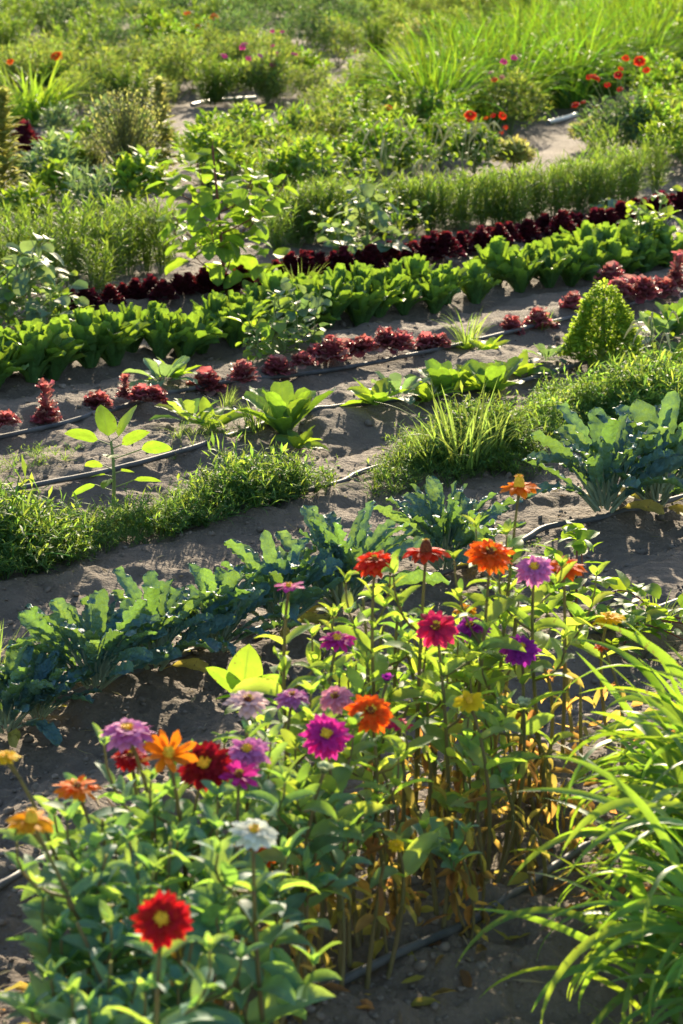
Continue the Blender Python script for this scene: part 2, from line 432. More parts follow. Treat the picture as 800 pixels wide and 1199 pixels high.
PET = {
    'orange': ((0.85, 0.22, 0.01), (1.0, 0.32, 0.01)), 'dorange': ((0.80, 0.13, 0.01), (1.0, 0.20, 0.01)),
    'yorange': ((0.88, 0.40, 0.015), (1.0, 0.50, 0.015)), 'yellow': ((0.95, 0.62, 0.015), (1.0, 0.75, 0.015)),
    'red': ((0.52, 0.012, 0.012), (0.70, 0.015, 0.012)), 'scarlet': ((0.75, 0.05, 0.015), (1.0, 0.09, 0.02)), 'dred': ((0.26, 0.006, 0.01), (0.42, 0.008, 0.01)),
    'crimson': ((0.68, 0.03, 0.12), (0.95, 0.06, 0.18)), 'magenta': ((0.60, 0.03, 0.30), (0.90, 0.06, 0.42)), 'purple': ((0.38, 0.03, 0.36), (0.62, 0.05, 0.55)),
    'lilac': ((0.66, 0.22, 0.50), (0.90, 0.36, 0.66)), 'pink': ((0.78, 0.32, 0.42), (0.95, 0.48, 0.55)), 'palepink': ((0.75, 0.50, 0.52), (0.92, 0.66, 0.64)),
    'white': ((0.78, 0.80, 0.70), (0.85, 0.88, 0.70)), 'cream': ((0.55, 0.62, 0.38), (0.7, 0.78, 0.40)),
}
for k_, (a_, b_) in PET.items():
    M['pet_' + k_] = leafmat('petal_' + k_, tuple(x * .8 for x in a_), b_, 0.45, 0.7, 0.15, 0.25, 0.012, 0.35, tuple(x * 0.5 for x in a_), cross=0.001, tip=tuple(min(1, x * 1.12 + .008) for x in a_))


# ------------------------------------------------------------------ things and parts
def tag(o, label, cat, group=None):
    o['label'] = label; o['category'] = cat
    if group:
        o['group'] = group
    return o


class Part:
    def __init__(s, name, mesh, mtx=None, kids=()):
        s.name, s.mesh, s.mtx, s.kids = name, mesh, mtx, list(kids)


def part(name, mb, mat, mtx=None, kids=()):
    if mb.n == 0:
        return None
    return Part(name, mb.mesh(name, M[mat] if isinstance(mat, str) else mat), mtx, kids)


def link_part(p, parent):
    o = bpy.data.objects.new(p.name, p.mesh); C.objects.link(o); o.parent = parent
    if p.mtx is not None:
        o.matrix_basis = p.mtx
    for k in p.kids:
        if k: link_part(k, o)
    return o


USED = []


def spawn(name, parts, pos, label, cat, group=None, rz=0.0, sc=1.0, tilt=0.0, tdir=0.0):
    e = bpy.data.objects.new(name, None); C.objects.link(e)
    e.empty_display_size = 0.05
    e.location = pos
    q = Matrix.Rotation(tilt, 3, Vector((-math.sin(tdir), math.cos(tdir), 0))) @ Matrix.Rotation(rz, 3, 'Z')
    e.rotation_euler = q.to_euler(); e.scale = (sc, sc, sc)
    tag(e, label, cat, group)
    for p in parts:
        if p: link_part(p, e)
    USED.append((label, name))
    return e


def single(name, mb, mat, label, cat, group=None):
    o = bpy.data.objects.new(name, mb.mesh(name, M[mat])); C.objects.link(o)
    return tag(o, label, cat, group)


def stuff(name, mb, mat, label, smooth=True):
    o = bpy.data.objects.new(name, mb.mesh(name, M[mat], smooth)); C.objects.link(o)
    o['kind'] = 'stuff'; o['label'] = label; o['category'] = name.replace('_', ' ')
    return o


ONES = 'first second third fourth fifth sixth seventh eighth ninth tenth eleventh twelfth thirteenth fourteenth fifteenth sixteenth seventeenth eighteenth nineteenth'.split()
TENS = {2: ('twentieth', 'twenty'), 3: ('thirtieth', 'thirty'), 4: ('fortieth', 'forty'), 5: ('fiftieth', 'fifty'), 6: ('sixtieth', 'sixty'), 7: ('seventieth', 'seventy'), 8: ('eightieth', 'eighty'), 9: ('ninetieth', 'ninety')}


def nth(n):
    if n >= 100:
        return 'hundredth' if n == 100 else 'hundred and ' + nth(n - 100)
    if n < 20:
        return ONES[n - 1]
    t, r = divmod(n, 10)
    return TENS[t][0] if r == 0 else TENS[t][1] + '-' + ONES[r - 1]


U = lambda a, b, n=None: RNG.uniform(a, b, n)
GOLD = 2.39996


# ------------------------------------------------------------------ ground
def build_ground():
    ya = [-40, -20, -8, -3, 0, 1.0]
    y = 1.7
    while y < 60:
        ya.append(y); y *= 1.0027 if y < 14 else 1.008
    ya += [62, 70, 85, 110, 160, 260, 450]
    ya = np.array(ya)
    t = np.concatenate([[-60, -25, -10, -5, -3, -2, -1.4, -1.0, -0.7, -0.5, -0.38, -0.30, -0.25, -0.21], np.arange(-0.18, 0.181, 0.0019), [0.21, 0.25, 0.30, 0.38, 0.5, 0.7, 1.0, 1.4, 2, 3, 5, 10, 25, 60]])
    Y, T = np.meshgrid(ya, t, indexing='ij')
    X = np.maximum(Y, 1.7) * T
    X = np.clip(X, -600, 600)
    Z = gh(X, Y)
    n, k = Y.shape
    i, j = np.meshgrid(np.arange(n - 1), np.arange(k - 1), indexing='ij')
    f = np.stack([i * k + j, i * k + j + 1, (i + 1) * k + j + 1, (i + 1) * k + j], -1).reshape(-1, 4)
    mb = MB(); mb.add(np.stack([X, Y, Z], -1).reshape(-1, 3), f)
    o = bpy.data.objects.new('ground', mb.mesh('ground', M['soil'])); C.objects.link(o)
    o['kind'] = 'structure'; o['label'] = 'dry grey brown garden soil in raised beds and furrows'


build_ground()


def rock_template(seed):
    r = np.random.default_rng(seed)
    k, n = 7, 5
    v = []
    for i in range(n + 1):
        a = -PI / 2 * 0.93 + i / n * PI * 0.93
        for j in range(k):
            t = j / k * TAU + i * .3
            v.append((math.cos(a) * math.cos(t), math.cos(a) * math.sin(t), math.sin(a) * .7))
    v = np.array(v); v *= (1 + r.uniform(-.28, .28, len(v)))[:, None]
    f = [(i * k + j, i * k + (j + 1) % k, (i + 1) * k + (j + 1) % k, (i + 1) * k + j) for i in range(n) for j in range(k)]
    return v, np.array(f), np.zeros((len(v), 2))


def build_clods():
    mb = MB()
    for s in range(6):
        n = 850
        d = 2.6 * (11 / 2.6) ** U(0, 1, n); t = U(-.17, .17, n)
        x, y = d * t, d
        r = 0.0022 + 0.010 * U(0, 1, n) ** 5 + .0008 * d * .3
        keep = vnoise(x * 3, y * 3, 90 + s) > -0.12
        x, y, r = x[keep], y[keep], r[keep]
        mb.stamp(rock_template(s), rotmats(U(0, TAU, len(x)), U(0, .8, len(x)), U(0, TAU, len(x)), r), np.stack([x, y, gh(x, y) + r * .25], 1))
    n = 3200
    d = 2.9 + 2.2 * U(0, 1, n) ** 1.2; t = U(-.16, .16, n); x, y = d * t, d
    r = 0.0012 + 0.0055 * U(0, 1, n) ** 3
    mb.stamp(rock_template(9), rotmats(U(0, TAU, n), U(0, .8, n), U(0, TAU, n), r), np.stack([x, y, gh(x, y) + r * .25], 1))
    stuff('soil_clods', mb, 'clod', 'loose crumbs and clods of dry soil on the beds')


build_clods()

mb = MB(); n = 1500
d_ = 2.6 * (10 / 2.6) ** U(0, 1, n); t_ = U(-.17, .17, n); x, y = d_ * t_, d_
leaves(mb, np.stack([x, y, gh(x, y) + .003], 1), U(0, TAU, n), U(-.15, .35, n), .012 + .05 * U(0, 1, n) ** 2, U(.0015, .006, n), U(-.5, .5, n), .3, U(-.6, .6, n), 0, 1, 'lance', 3, 1, U(-.5, .5, n))
M['straw'] = leafmat('straw', (0.30, 0.24, 0.14), (0.4, 0.32, 0.15), 0.3, 0.8, 0.1, 0.5, 0.03, 0.0)
stuff('straw_litter', mb, 'straw', 'bits of straw and dead leaf scattered over the soil')

# ------------------------------------------------------------------ drip hoses
def hose(pxs, label, r=0.0085, mat='hose', name='drip_hose', ext=True, group='drip irrigation hoses', dz=0.5):
    g = [GP(*p) for p in pxs]
    if ext:
        d = (g[0] - g[1]).normalized(); g.insert(0, g[0] + d * 1.5)
        d = (g[-1] - g[-2]).normalized(); g.append(g[-1] + d * 2.0)
    P = []
    for a, b, c, d in zip([g[0]] + g[:-2], g[:-1], g[1:], g[2:] + [g[-1]]):
        n = max(3, int((c - b).length / 0.04))
        for i in range(n):
            t = i / n
            q = 0.5 * ((2 * b) + (c - a) * t + (2 * a - 5 * b + 4 * c - d) * t * t + (-a + 3 * b - 3 * c + d) * t ** 3)
            P.append(q)
    P.append(g[-1])
    X = np.array([p.x for p in P]); Yv = np.array([p.y for p in P])
    Z = gh(X, Yv)
    k = 25; Zs = np.convolve(np.pad(Z, k // 2, mode='edge'), np.ones(k) / k, 'valid')
    Z = np.maximum(Zs + .002, Z - 0.010) + r * (0.6 + dz)
    mb = MB(); tube(mb, np.stack([X, Yv, Z], 1), r, 8)
    return single(name, mb, mat, label, 'drip hose' if mat == 'hose' else 'pipe', group)


hose([(0, 500), (110, 484), (235, 457), (390, 424), (540, 394), (670, 368), (800, 345)], 'black drip hose running under the red lettuces')
hose([(0, 582), (200, 541), (360, 502), (480, 473), (615, 438), (750, 406), (800, 392)], 'black drip hose behind the broad leaved seedling and past the cone lettuce')
hose([(0, 655), (200, 613), (385, 570), (425, 557), (520, 530), (800, 465)], 'black drip hose mostly hidden in the mats of weeds', 0.008)
hose([(0, 838), (80, 812), (105, 802), (300, 748), (450, 703), (600, 643), (640, 624), (702, 607), (800, 585)], 'black drip hose lying along the row of kale', 0.008)
hose([(0, 1021), (60, 999), (115, 968), (230, 922), (345, 881), (500, 820), (700, 742)], 'grey drip hose crossing the soil behind the zinnias', 0.008)
hose([(330, 1195), (400, 1158), (480, 1117), (560, 1072), (640, 1026), (700, 992), (760, 960)], 'blue grey drip hose at the foot of the zinnia stems', 0.0075)


# ------------------------------------------------------------------ zinnias
def flower_parts(kind, R, col, disc='y'):
    pet = MB()
    lay = {'single': [(11, 1, .12, .35, .45)], 'semi': [(14, 1, -.02, .35, .34), (13, .88, .16, .5, .32), (9, .62, .5, .7, .28)],
           'double': [(21, 1, -.22, .25, .27), (20, .92, .02, .4, .26), (18, .80, .28, .6, .25), (15, .66, .52, .8, .24), (12, .50, .85, 1.0, .22)],
           'droop': [(15, 1, -.05, .55, .36), (11, .8, .15, .6, .34)],
           'open': [(10, 1, .28, .25, .30), (7, .85, .6, .3, .30)],
           'bud': [(10, .9, .9, .2, .5), (9, .7, 1.15, .2, .45)]}[kind]
    for (n, lf, el, bd, wf) in lay:
        a = np.arange(n) / n * TAU + U(0, 6) + U(-.12, .12, n)
        r0 = R * 0.16
        P = np.stack([np.cos(a) * r0, np.sin(a) * r0, np.full(n, .0)], 1)
        P[:, 2] += R * (0.02 + 0.10 * (1 - lf))
        Lp = R * (lf - .08) * U(.80, 1.10, n)
        leaves(pet, P, a, el + U(-.12, .12, n), Lp, R * wf * U(.9, 1.12, n), bd + U(-.3, .4, n), 0.12, U(-.4, .4, n), 0.05, 1.5, 'petal', 5, 1, U(-.15, .15, n), cup=-.05)
    big = {'droop': 1.5}.get(kind, 1.0)
    cen = MB(); flo = MB()
    cr = R * 0.19 * big; chh = R * (0.22 if kind != 'droop' else 0.55)
    if kind not in ('bud',):
        dome(cen, (0, 0, R * .02), cr, chh, 12, 5)
        n = 26 if disc == 'y' else 12
        a = U(0, TAU, n); q = (0.35 + 0.5 * U(0, 1, n)) if kind != 'droop' else U(0, .6, n)
        rr = cr * q
        P = np.stack([np.cos(a) * rr, np.sin(a) * rr, R * .02 + chh * np.sqrt(1 - q ** 2) * .9], 1)
        leaves(flo, P, a, U(.5, 1.3, n), R * .15, R * .09, .6, .2, kind='petal', ns=2)
    cal = MB()
    rr = R * np.array([.06, .10, .20, .26, .22]); zz = R * np.array([-.42, -.34, -.22, -.08, .02])
    tube(cal, [(0, 0, z) for z in zz], rr, 9)
    n = 14; a = np.arange(n) / n * TAU
    leaves(cal, np.stack([np.cos(a) * R * .2, np.sin(a) * R * .2, np.full(n, -R * .2)], 1), a, 1.1, R * .28, R * .14, .5, .1, kind='petal', ns=3)
    return pet, cen, flo, cal


def align(z, spin=0.0):
    z = Vector(z).normalized()
    return z.to_track_quat('Z', 'Y').to_matrix().to_4x4() @ Matrix.Rotation(spin, 4, 'Z')


def leaf_pair(fol, p, a, L, el, bend):
    az = np.array([a, a + PI]) + U(-.3, .3, 2)
    leaves(fol, [tuple(p)] * 2, az, el + U(-.2, .2, 2), L * U(.85, 1.1, 2), L * U(.30, .42, 2), bend + U(-.3, .6, 2), U(.2, .55), U(-.7, .7, 2), .035, 2, 'ovate', 7, 1, U(-.25, .25, 2))


def zinnia(base, head, fl=None, leafL=0.085, bare=0.05, branches=3, label='', group=None, mat='zleaf', bow=None, low=0.10):
    base = Vector(base); head = Vector(head)
    d = head - base; Ht = d.z
    st = MB(); fol = MB(); dry = MB()
    if bow is None:
        bow = (U(-.02, .02), U(-.02, .02), 0)
    bowv = np.array(bow) + np.array([-d.x * .12, -d.y * .12, .02])
    pts = curve_pts((0, 0, 0), d, bowv, 12)
    tube(st, pts, np.linspace(.0042, .0024, 12), 6)
    P = lambda t: np.array([np.interp(t, np.linspace(0, 1, 12), pts[:, k]) for k in range(3)])
    dirn = pts[-1] - pts[-2]
    t = max(low / Ht, 0.12); tmax = 1 - (bare + 0.015) / Ht; a = U(0, PI)
    step = 0.050 / Ht
    nodes = []
    while t < tmax:
        f = (t - .1) / .9
        p = P(t)
        z = p[2]
        if z < 0.20 and RNG.random() < 0.95 - z * 2:
            n = 2
            az = np.array([a, a + PI]) + U(-.5, .5, 2)
            leaves(dry, [tuple(p)] * n, az, U(-.9, .1, n), leafL * U(.3, .6, n), leafL * U(.12, .22, n), U(.3, 1.6, n), U(.3, 1.0), U(-1, 1, n), .06, 2, 'ovate', 5, 1, U(-.9, .9, n))
        else:
            sz = leafL * (1.0 if f < .62 else 1.0 - 0.75 * (f - .62) / .38) * U(.88, 1.12)
            leaf_pair(fol, p, a, sz, 0.45 + 0.5 * f, 1.0 - .4 * f)
            nodes.append((p, a, z))
        a += PI / 2 + U(-.25, .25); t += step * U(.85, 1.2)
    # side shoots
    cand = [nd for nd in nodes if nd[2] < Ht * .85]
    RNG.shuffle(cand) if len(cand) > 1 else None
    for (p, a, z) in cand[:branches]:
        aa = a + U(-.3, .3) + (PI if RNG.random() < .5 else 0)
        Lb = U(.07, .17)
        e = p + np.array([math.cos(aa) * Lb * .55, math.sin(aa) * Lb * .55, Lb * .85])
        e[2] = min(e[2], Ht * .96)
        bp = curve_pts(p, e, (math.cos(aa) * .02, math.sin(aa) * .02, -.01), 6)
        tube(st, bp, np.linspace(.0026, .0016, 6), 5)
        for q, s in ((.45, .75), (.75, .6), (1.0, .42)):
            pp = bp[int(q * 5)]
            leaf_pair(fol, pp, aa + q * 3.2, leafL * s * U(.85, 1.15), .6 + .4 * q, .7)
        leaf_pair(fol, bp[-1], aa + 1.57, leafL * .28, 1.1, .3)
    kids = [part('stem', st, 'zstem'), part('foliage', fol, mat) if fol.n else None, part('withered_leaves', dry, 'dry') if dry.n else None]
    if fl:
        kind, R, col, disc, tilt = fl
        pet, cen, flo, cal = flower_parts(kind, R, col, disc)
        # facing: upwards, tipped towards the viewer by tilt
        tocam = Vector((-head.x, -head.y, 0)).normalized()
        tocam = Matrix.Rotation(U(-.5, .5), 3, 'Z') @ tocam
        z = Vector((0, 0, 1)) * math.cos(tilt) + tocam * math.sin(tilt)
        mtx = Matrix.Translation(d) @ align(z, U(0, TAU))
        # neck joining stem and head
        nk = MB(); s = np.array(d) - np.array(z) * R * .42
        tube(st, curve_pts(pts[-2], s, (0, 0, 0), 4), .0024, 6)
        kids[0] = part('stem', st, 'zstem')
        sub = [part('flower_centre', cen, 'ddisc' if disc == 'd' else 'ydisc') if cen.n else None,
               part('florets', flo, 'ydisc') if flo.n else None, part('calyx', cal, 'calyx')]
        kids.append(part('flower', pet, 'pet_' + col, mtx, sub))
    return spawn('zinnia', kids, base, label, 'flower', group)


# px, py, width px, kind, colour, disc, tilt, v, label, bare stem (m)
ZF = [
    (608, 570, 44, 'droop', 'orange', 'y', .05, 2.50, 'tallest zinnia, orange bloom seen edge-on on a long bare stem', .13),
    (499, 646, 48, 'droop', 'scarlet', 'd', .05, 2.50, 'red zinnia with drooping petals and a tall dark cone tipped yellow', .13),
    (439, 658, 48, 'double', 'scarlet', 'd', .25, 2.55, 'scarlet ruffled zinnia bloom beside the drooping red one', .02),
    (574, 648, 52, 'double', 'dorange', 'd', .45, 2.44, 'shaggy orange zinnia with a dark centre beside the tall orange stem', .06),
    (626, 666, 44, 'double', 'lilac', 'y', .5, 2.42, 'lilac pink zinnia between two orange blooms near the top', .04),
    (660, 664, 46, 'semi', 'dorange', 'y', .2, 2.52, 'deep orange zinnia touching the lilac pink bloom', .10),
    (338, 687, 34, 'single', 'magenta', 'y', .0, 2.60, 'small magenta zinnia seen edge-on above the kale row', .05),
    (395, 749, 40, 'semi', 'magenta', 'y', .15, 2.52, 'magenta zinnia with a pale yellow centre, alone under the kale', .04),
    (511, 735, 48, 'semi', 'crimson', 'd', .75, 2.42, 'crimson pink zinnia with a dark round centre facing out', .03),
    (545, 714, 26, 'semi', 'yorange', 'y', .2, 2.62, 'small yellow orange zinnia peeping over the purple one', .03),
    (551, 734, 40, 'double', 'purple', 'd', .45, 2.50, 'purple zinnia touching the crimson pink bloom', .04),
    (610, 760, 42, 'double', 'purple', 'y', .6, 2.40, 'bright purple pompon zinnia standing apart in pale leaves', .03),
    (713, 724, 36, 'semi', 'yellow', 'y', .1, 2.46, 'yellow zinnia above the arching grass beside the vine', .05),
    (705, 757, 18, 'semi', 'dorange', 'd', .1, 2.44, 'small faded orange zinnia just under the yellow one', .02),
    (453, 797, 20, 'bud', 'purple', 'd', .1, 2.42, 'small half-opened purple zinnia bud over the orange red bloom', .02),
    (550, 822, 34, 'single', 'yellow', 'y', .35, 2.30, 'pale yellow zinnia low in the leaves under the purple blooms', .02),
    (434, 833, 50, 'double', 'dorange', 'd', .7, 2.28, 'orange red zinnia facing out beside the magenta double bloom', .02),
    (382, 861, 54, 'double', 'magenta', 'y', .75, 2.24, 'large magenta double zinnia with a yellow eye', .03),
    (393, 817, 40, 'double', 'pink', 'd', .5, 2.36, 'salmon pink zinnia between the lilac and orange red blooms', .03),
    (342, 816, 40, 'double', 'lilac', 'd', .1, 2.40, 'soft lilac zinnia beside the big glowing leaves', .04),
    (290, 821, 48, 'semi', 'palepink', 'd', .3, 2.36, 'pale blush zinnia with a dark centre under the big glowing leaves', .04),
    (149, 857, 62, 'double', 'lilac', 'y', .05, 2.30, 'large lilac zinnia topping the cluster of red and orange blooms', .12),
    (153, 886, 40, 'double', 'red', 'd', .3, 2.42, 'small red zinnia just beneath the large lilac one', .05),
    (197, 884, 60, 'open', 'orange', 'y', .55, 2.24, 'ragged orange zinnia with loose separate petals', .08),
    (240, 896, 60, 'double', 'dred', 'y', .75, 2.22, 'large dark red double zinnia between orange and purple blooms', .05),
    (290, 880, 52, 'double', 'lilac', 'y', .35, 2.26, 'dusky pink double zinnia behind the open magenta one', .04),
    (280, 909, 48, 'open', 'magenta', 'd', .35, 2.18, 'open magenta zinnia with broad petals in the cluster', .04),
    (297, 974, 52, 'semi', 'white', 'y', .3, 1.96, 'only white zinnia, above the green leaves', .05),
    (304, 1004, 34, 'semi', 'dorange', 'd', .7, 2.22, 'orange zinnia half hidden behind the white one', .02),
    (190, 1077, 62, 'double', 'red', 'y', 1.0, 1.80, 'bright red zinnia with yellow eye facing out, lowest of all', .02),
    (91, 922, 50, 'semi', 'orange', 'd', .1, 2.30, 'flat orange zinnia over bare soil, beside pale green leaves', .02),
    (8, 886, 30, 'semi', 'yellow', 'y', .15, 2.34, 'small yellow zinnia cut by the frame edge over bare soil', .12),
    (37, 962, 52, 'droop', 'yorange', 'y', .15, 2.16, 'golden yellow zinnia leaning over the grey hose', .06),
    (380, 902, 24, 'bud', 'cream', 'y', .2, 2.16, 'greenish cream zinnia bud under the magenta double bloom', .03),
    (464, 990, 17, 'semi', 'yellow', 'y', .6, 2.16, 'tiny yellow zinnia deep among the lower leaves', .01),
    (613, 827, 26, 'bud', 'cream', 'y', .1, 2.32, 'creamy zinnia bud beside the arching grass', .02),
    (466, 848, 30, 'semi', 'crimson', 'd', .1, 2.38, 'dull crimson zinnia behind the orange red bloom', .02),
    (427, 572, 0, None, None, None, 0, 0, '', 0),
]
for (px, py, w, kind, col, disc, tilt, v, lab, bare) in ZF:
    if not kind:
        continue
    hd = PV(px, py, v)
    dist = hd.y
    R = w / 2 / F * math.hypot(dist, H - hd.z) * 1.12
    ox = {8: .10, 37: .16, 91: .10}.get(px, U(-.05, .05))
    b = Vector((hd.x + ox, hd.y + U(-.04, .04), 0))
    # tall flower stems stand up from the bed
    b.z = float(gh(b.x, b.y))
    zinnia(b, hd, (kind, R, col, disc, tilt), U(.08, .105), bare, 3 if px not in (8, 37) else 1, lab, 'zinnias in bloom', 'zleaf' if px > 330 else 'zleaf_grey')

# leafy zinnia plants without open flowers (pixel of shoot tip, v)
ZN = []
for (px, py, v) in [(125, 1000, 2.12), (90, 1080, 2.06), (130, 1125, 1.98), (160, 1010, 2.10), (200, 985, 2.12), (250, 1000, 2.08), (225, 1105, 1.96), (165, 1135, 1.94), (290, 1060, 2.05), (270, 1120, 2.0),
                    (330, 1010, 2.14), (340, 950, 2.22), (380, 980, 2.20), (360, 1060, 2.10), (420, 930, 2.30), (440, 890, 2.40), (470, 960, 2.30), (520, 900, 2.40), (105, 1150, 2.02), (300, 1020, 2.1),
                    (500, 820, 2.50), (560, 880, 2.42), (590, 830, 2.48), (570, 770, 2.60), (640, 850, 2.48), (630, 770, 2.58), (680, 800, 2.52),
                    (520, 760, 2.62), (475, 760, 2.62), (450, 730, 2.64), (425, 700, 2.64), (575, 710, 2.64), (605, 700, 2.6), (470, 690, 2.62), (620, 920, 2.42), (350, 880, 2.44), (310, 860, 2.5), (240, 950, 2.26), (180, 950, 2.26), (120, 960, 2.26),
                    (210, 1050, 2.0), (95, 1020, 2.14), (130, 1060, 2.04), (310, 930, 2.32), (540, 940, 2.34), (410, 780, 2.54), (390, 860, 2.42), (540, 690, 2.66), (660, 740, 2.6), (350, 905, 2.30), (395, 925, 2.28), (455, 915, 2.30), (500, 880, 2.36), (545, 870, 2.38), (585, 900, 2.34), (620, 860, 2.4), (430, 960, 2.22), (490, 950, 2.26), (370, 1000, 2.16), (520, 820, 2.48), (600, 780, 2.52), (480, 820, 2.46), (560, 940, 2.28), (650, 900, 2.36), (600, 960, 2.26), (640, 960, 2.26), (620, 990, 2.22), (520, 990, 2.2), (580, 890, 2.3), (655, 860, 2.34), (450, 1010, 2.14), (610, 880, 2.3)]:
    if all(math.hypot(px - q[0], (py - q[1]) * .8) > 15 for q in ZF if q[3]):
        ZN.append((px, py, v))
ZN.sort(key=lambda q: q[0])
for i, (px, py, v) in enumerate(ZN):
    hd = PV(px, py, v)
    b = Vector((hd.x + U(-.05, .05), hd.y + U(-.05, .05), 0)); b.z = float(gh(b.x, b.y))
    if hd.z - b.z < .12:
        hd.z = b.z + .12
    where = 'over the bare soil' if px < 130 else 'under the big red bloom' if (px < 260 and py > 1040) else 'below the red and purple cluster' if px < 330 else 'among the purple and pink blooms' if px < 520 else 'beside the arching grass'
    zinnia(b, hd, None, U(.09, .12) if px < 330 else U(.075, .10), 0.0, 2 if px > 330 else 3, '%s shoot of the zinnia bed, bloomless leafy plant %s' % (nth(i + 1), where), 'zinnia plants without open flowers', 'zleaf_grey' if (px < 420 or i % 3 == 0) else 'zleaf')

# dry litter under the zinnias
mb = MB()
n = 700
u0 = G0(420, 1130); uu = U(-1.6, 1.5, n); vv_ = 2.22 + U(-.14, .45, n)
x = uu * Ux + vv_ * Nx + 3.6 * Ux; y = uu * Uy + vv_ * Ny + 3.6 * Uy - 0.0
x = (uu + 2.6) * Ux + vv_ * Nx; y = (uu + 2.6) * Uy + vv_ * Ny
leaves(mb, np.stack([x, y, gh(x, y) + .004], 1), U(0, TAU, n), U(-.1, .6, n), U(.02, .06, n), U(.008, .022, n), U(-.8, 1.2, n), .5, U(-.8, .8, n), .08, 2, 'ovate', 4, 1, U(-.8, .8, n))
stuff('fallen_leaves', mb, 'dry', 'curled brown dead leaves on the soil under the zinnias')
# dry lower stalks and hanging withered leaves
k = 0
for i in range(96):
    uu = 2.05 + i * .025 + U(-.03, .03); v = 2.18 + U(-.05, .28)
    xx, yy = uu * Ux + v * Nx, uu * Uy + v * Ny
    b = onground(xx, yy)
    px, py = project(b)
    if px < 225 or px > 670:
        continue
    st = MB(); dr = MB()
    hgt = U(.09, .20)
    e = (U(-.03, .03), U(-.03, .03), hgt)
    pts = curve_pts((0, 0, 0), e, (U(-.02, .02), 0, 0), 6)
    tube(st, pts, .0028, 5)
    n = 11
    q = RNG.integers(1, 6, n)
    leaves(dr, pts[q], U(0, TAU, n), U(-1.3, -.1, n), U(.025, .055, n), U(.009, .02, n), U(-.3, 1.3, n), .5, U(-1, 1, n), .08, 2, 'ovate', 5, 1, U(-1, 1, n))
    k += 1
    spawn('dry_stalk', [part('stem', st, 'zstem'), part('withered_leaves', dr, 'dry')], b, '%s brown withered stalk along the foot of the zinnia bed' % nth(k), 'dry plant', 'withered stalks under the zinnias')


# ------------------------------------------------------------------ plant prototypes
def P_kale(seed, n=17, h=.30):
    fol = MB(); st = MB()
    i = np.arange(n); az = i * GOLD + U(-.3, .3, n); f = i / n
    el = 0.82 + 0.66 * f + U(-.22, .22, n)
    L = h * (1.05 - .25 * f) * U(.82, 1.12, n)
    W = L * U(.18, .26, n)
    P = np.stack([np.cos(az) * .018, np.sin(az) * .018, .015 + .05 * f], 1)
    leaves(fol, P, az, el, L, W, U(.2, 1.4, n), .45, U(-.8, .8, n), .07, 6.3, 'kale', 30, 3, U(-.5, .5, n), lobes=.10, crinkle=.055)
    old = MB(); m = 3; a = U(0, TAU, m)
    leaves(old, np.stack([np.cos(a) * .02, np.sin(a) * .02, np.full(m, .015)], 1), a, U(.25, .6, m), h * U(.4, .65, m), h * U(.12, .2, m), U(.5, 1.2, m), .3, U(-.6, .6, m), .07, 3, 'kale', 10, 2)
    # pale ribs under the blades
    for k in range(n):
        s = np.linspace(0, .5, 6)
        e = el[k] - .6 * s ** 1.2
        pts = np.concatenate([[P[k]], P[k] + np.cumsum(np.stack([np.cos(e) * math.cos(az[k]), np.cos(e) * math.sin(az[k]), np.sin(e)], 1) * L[k] * .1, 0)[:-1]])
        tube(st, pts - np.array([0, 0, .002]), np.linspace(.005, .0022, 6), 5)
    return [part('foliage', fol, 'kale'), part('ribs', st, 'kstem'), part('yellowed_leaves', old, 'oldleaf')]


def P_romaine(seed, h=.22):
    fol = MB(); inner = MB()
    n = 19; i = np.arange(n); az = i * GOLD + U(-.2, .2, n); f = i / n
    P = np.stack([np.cos(az) * .025, np.sin(az) * .025, np.full(n, .0)], 1)
    leaves(fol, P, az, 1.08 + .34 * f + U(-.2, .2, n), h * U(.70, 1.08, n), h * U(.26, .42, n), U(.1, 1.3, n), .5, U(-.5, .5, n), .065, 4.5, 'romaine', 12, 2, U(-.3, .3, n), crinkle=.03)
    n = 8; i = np.arange(n); az = i * GOLD + 1
    P = np.stack([np.cos(az) * .012, np.sin(az) * .012, np.full(n, .03)], 1)
    leaves(inner, P, az, U(1.35, 1.52, n), h * U(.8, 1.0, n), h * U(.24, .34, n), U(-.3, .4, n), .6, U(-.4, .4, n), .06, 4.5, 'romaine', 10, 2, crinkle=.03)
    return [part('outer_leaves', fol, 'romaine'), part('heart_leaves', inner, 'romaine')]


def P_frill(mat, R=.085, h=.11, n=46, col=0.0):
    fol = MB(); i = np.arange(n); f = (i + .5) / n
    az = i * GOLD; el = .15 + (1.2 if n > 100 else .95) * f + U(-.25, .25, n)
    q = .3 if n < 100 else .85
    P = np.stack([np.cos(az) * R * q * (1 - f), np.sin(az) * R * q * (1 - f), h * .6 * f * U(.7, 1.1, n)], 1)
    sz = .72 if n < 100 else .62
    leaves(fol, P, az, el, sz * R * U(.75, 1.05, n), sz * R * U(.7, 1.0, n), U(.0, .7, n), .35, U(-.4, .4, n), .14, 3.5, 'frill', 6, 2)
    parts = [part('foliage', fol, mat)]
    if col > 0:
        st = MB(); tube(st, [(0, 0, 0), (0.004, 0, col * .5), (0, .004, col)], [.008, .005], 6)
        sp = MB(); m = int(60 * col / .12); f = (np.arange(m) + .5) / m; az = np.arange(m) * GOLD
        P = np.stack([np.cos(az) * .006, np.sin(az) * .006, col * f], 1)
        leaves(sp, P, az, .4 + .8 * f + U(-.3, .3, m), R * U(.35, .62, m) * (.8 + .35 * f), R * U(.32, .5, m), U(0, .9, m), .3, U(-.4, .4, m), .14, 3, 'frill', 5, 2)
        parts += [part('stem', st, 'redstem'), part('shoot_leaves', sp, mat)]
    return parts


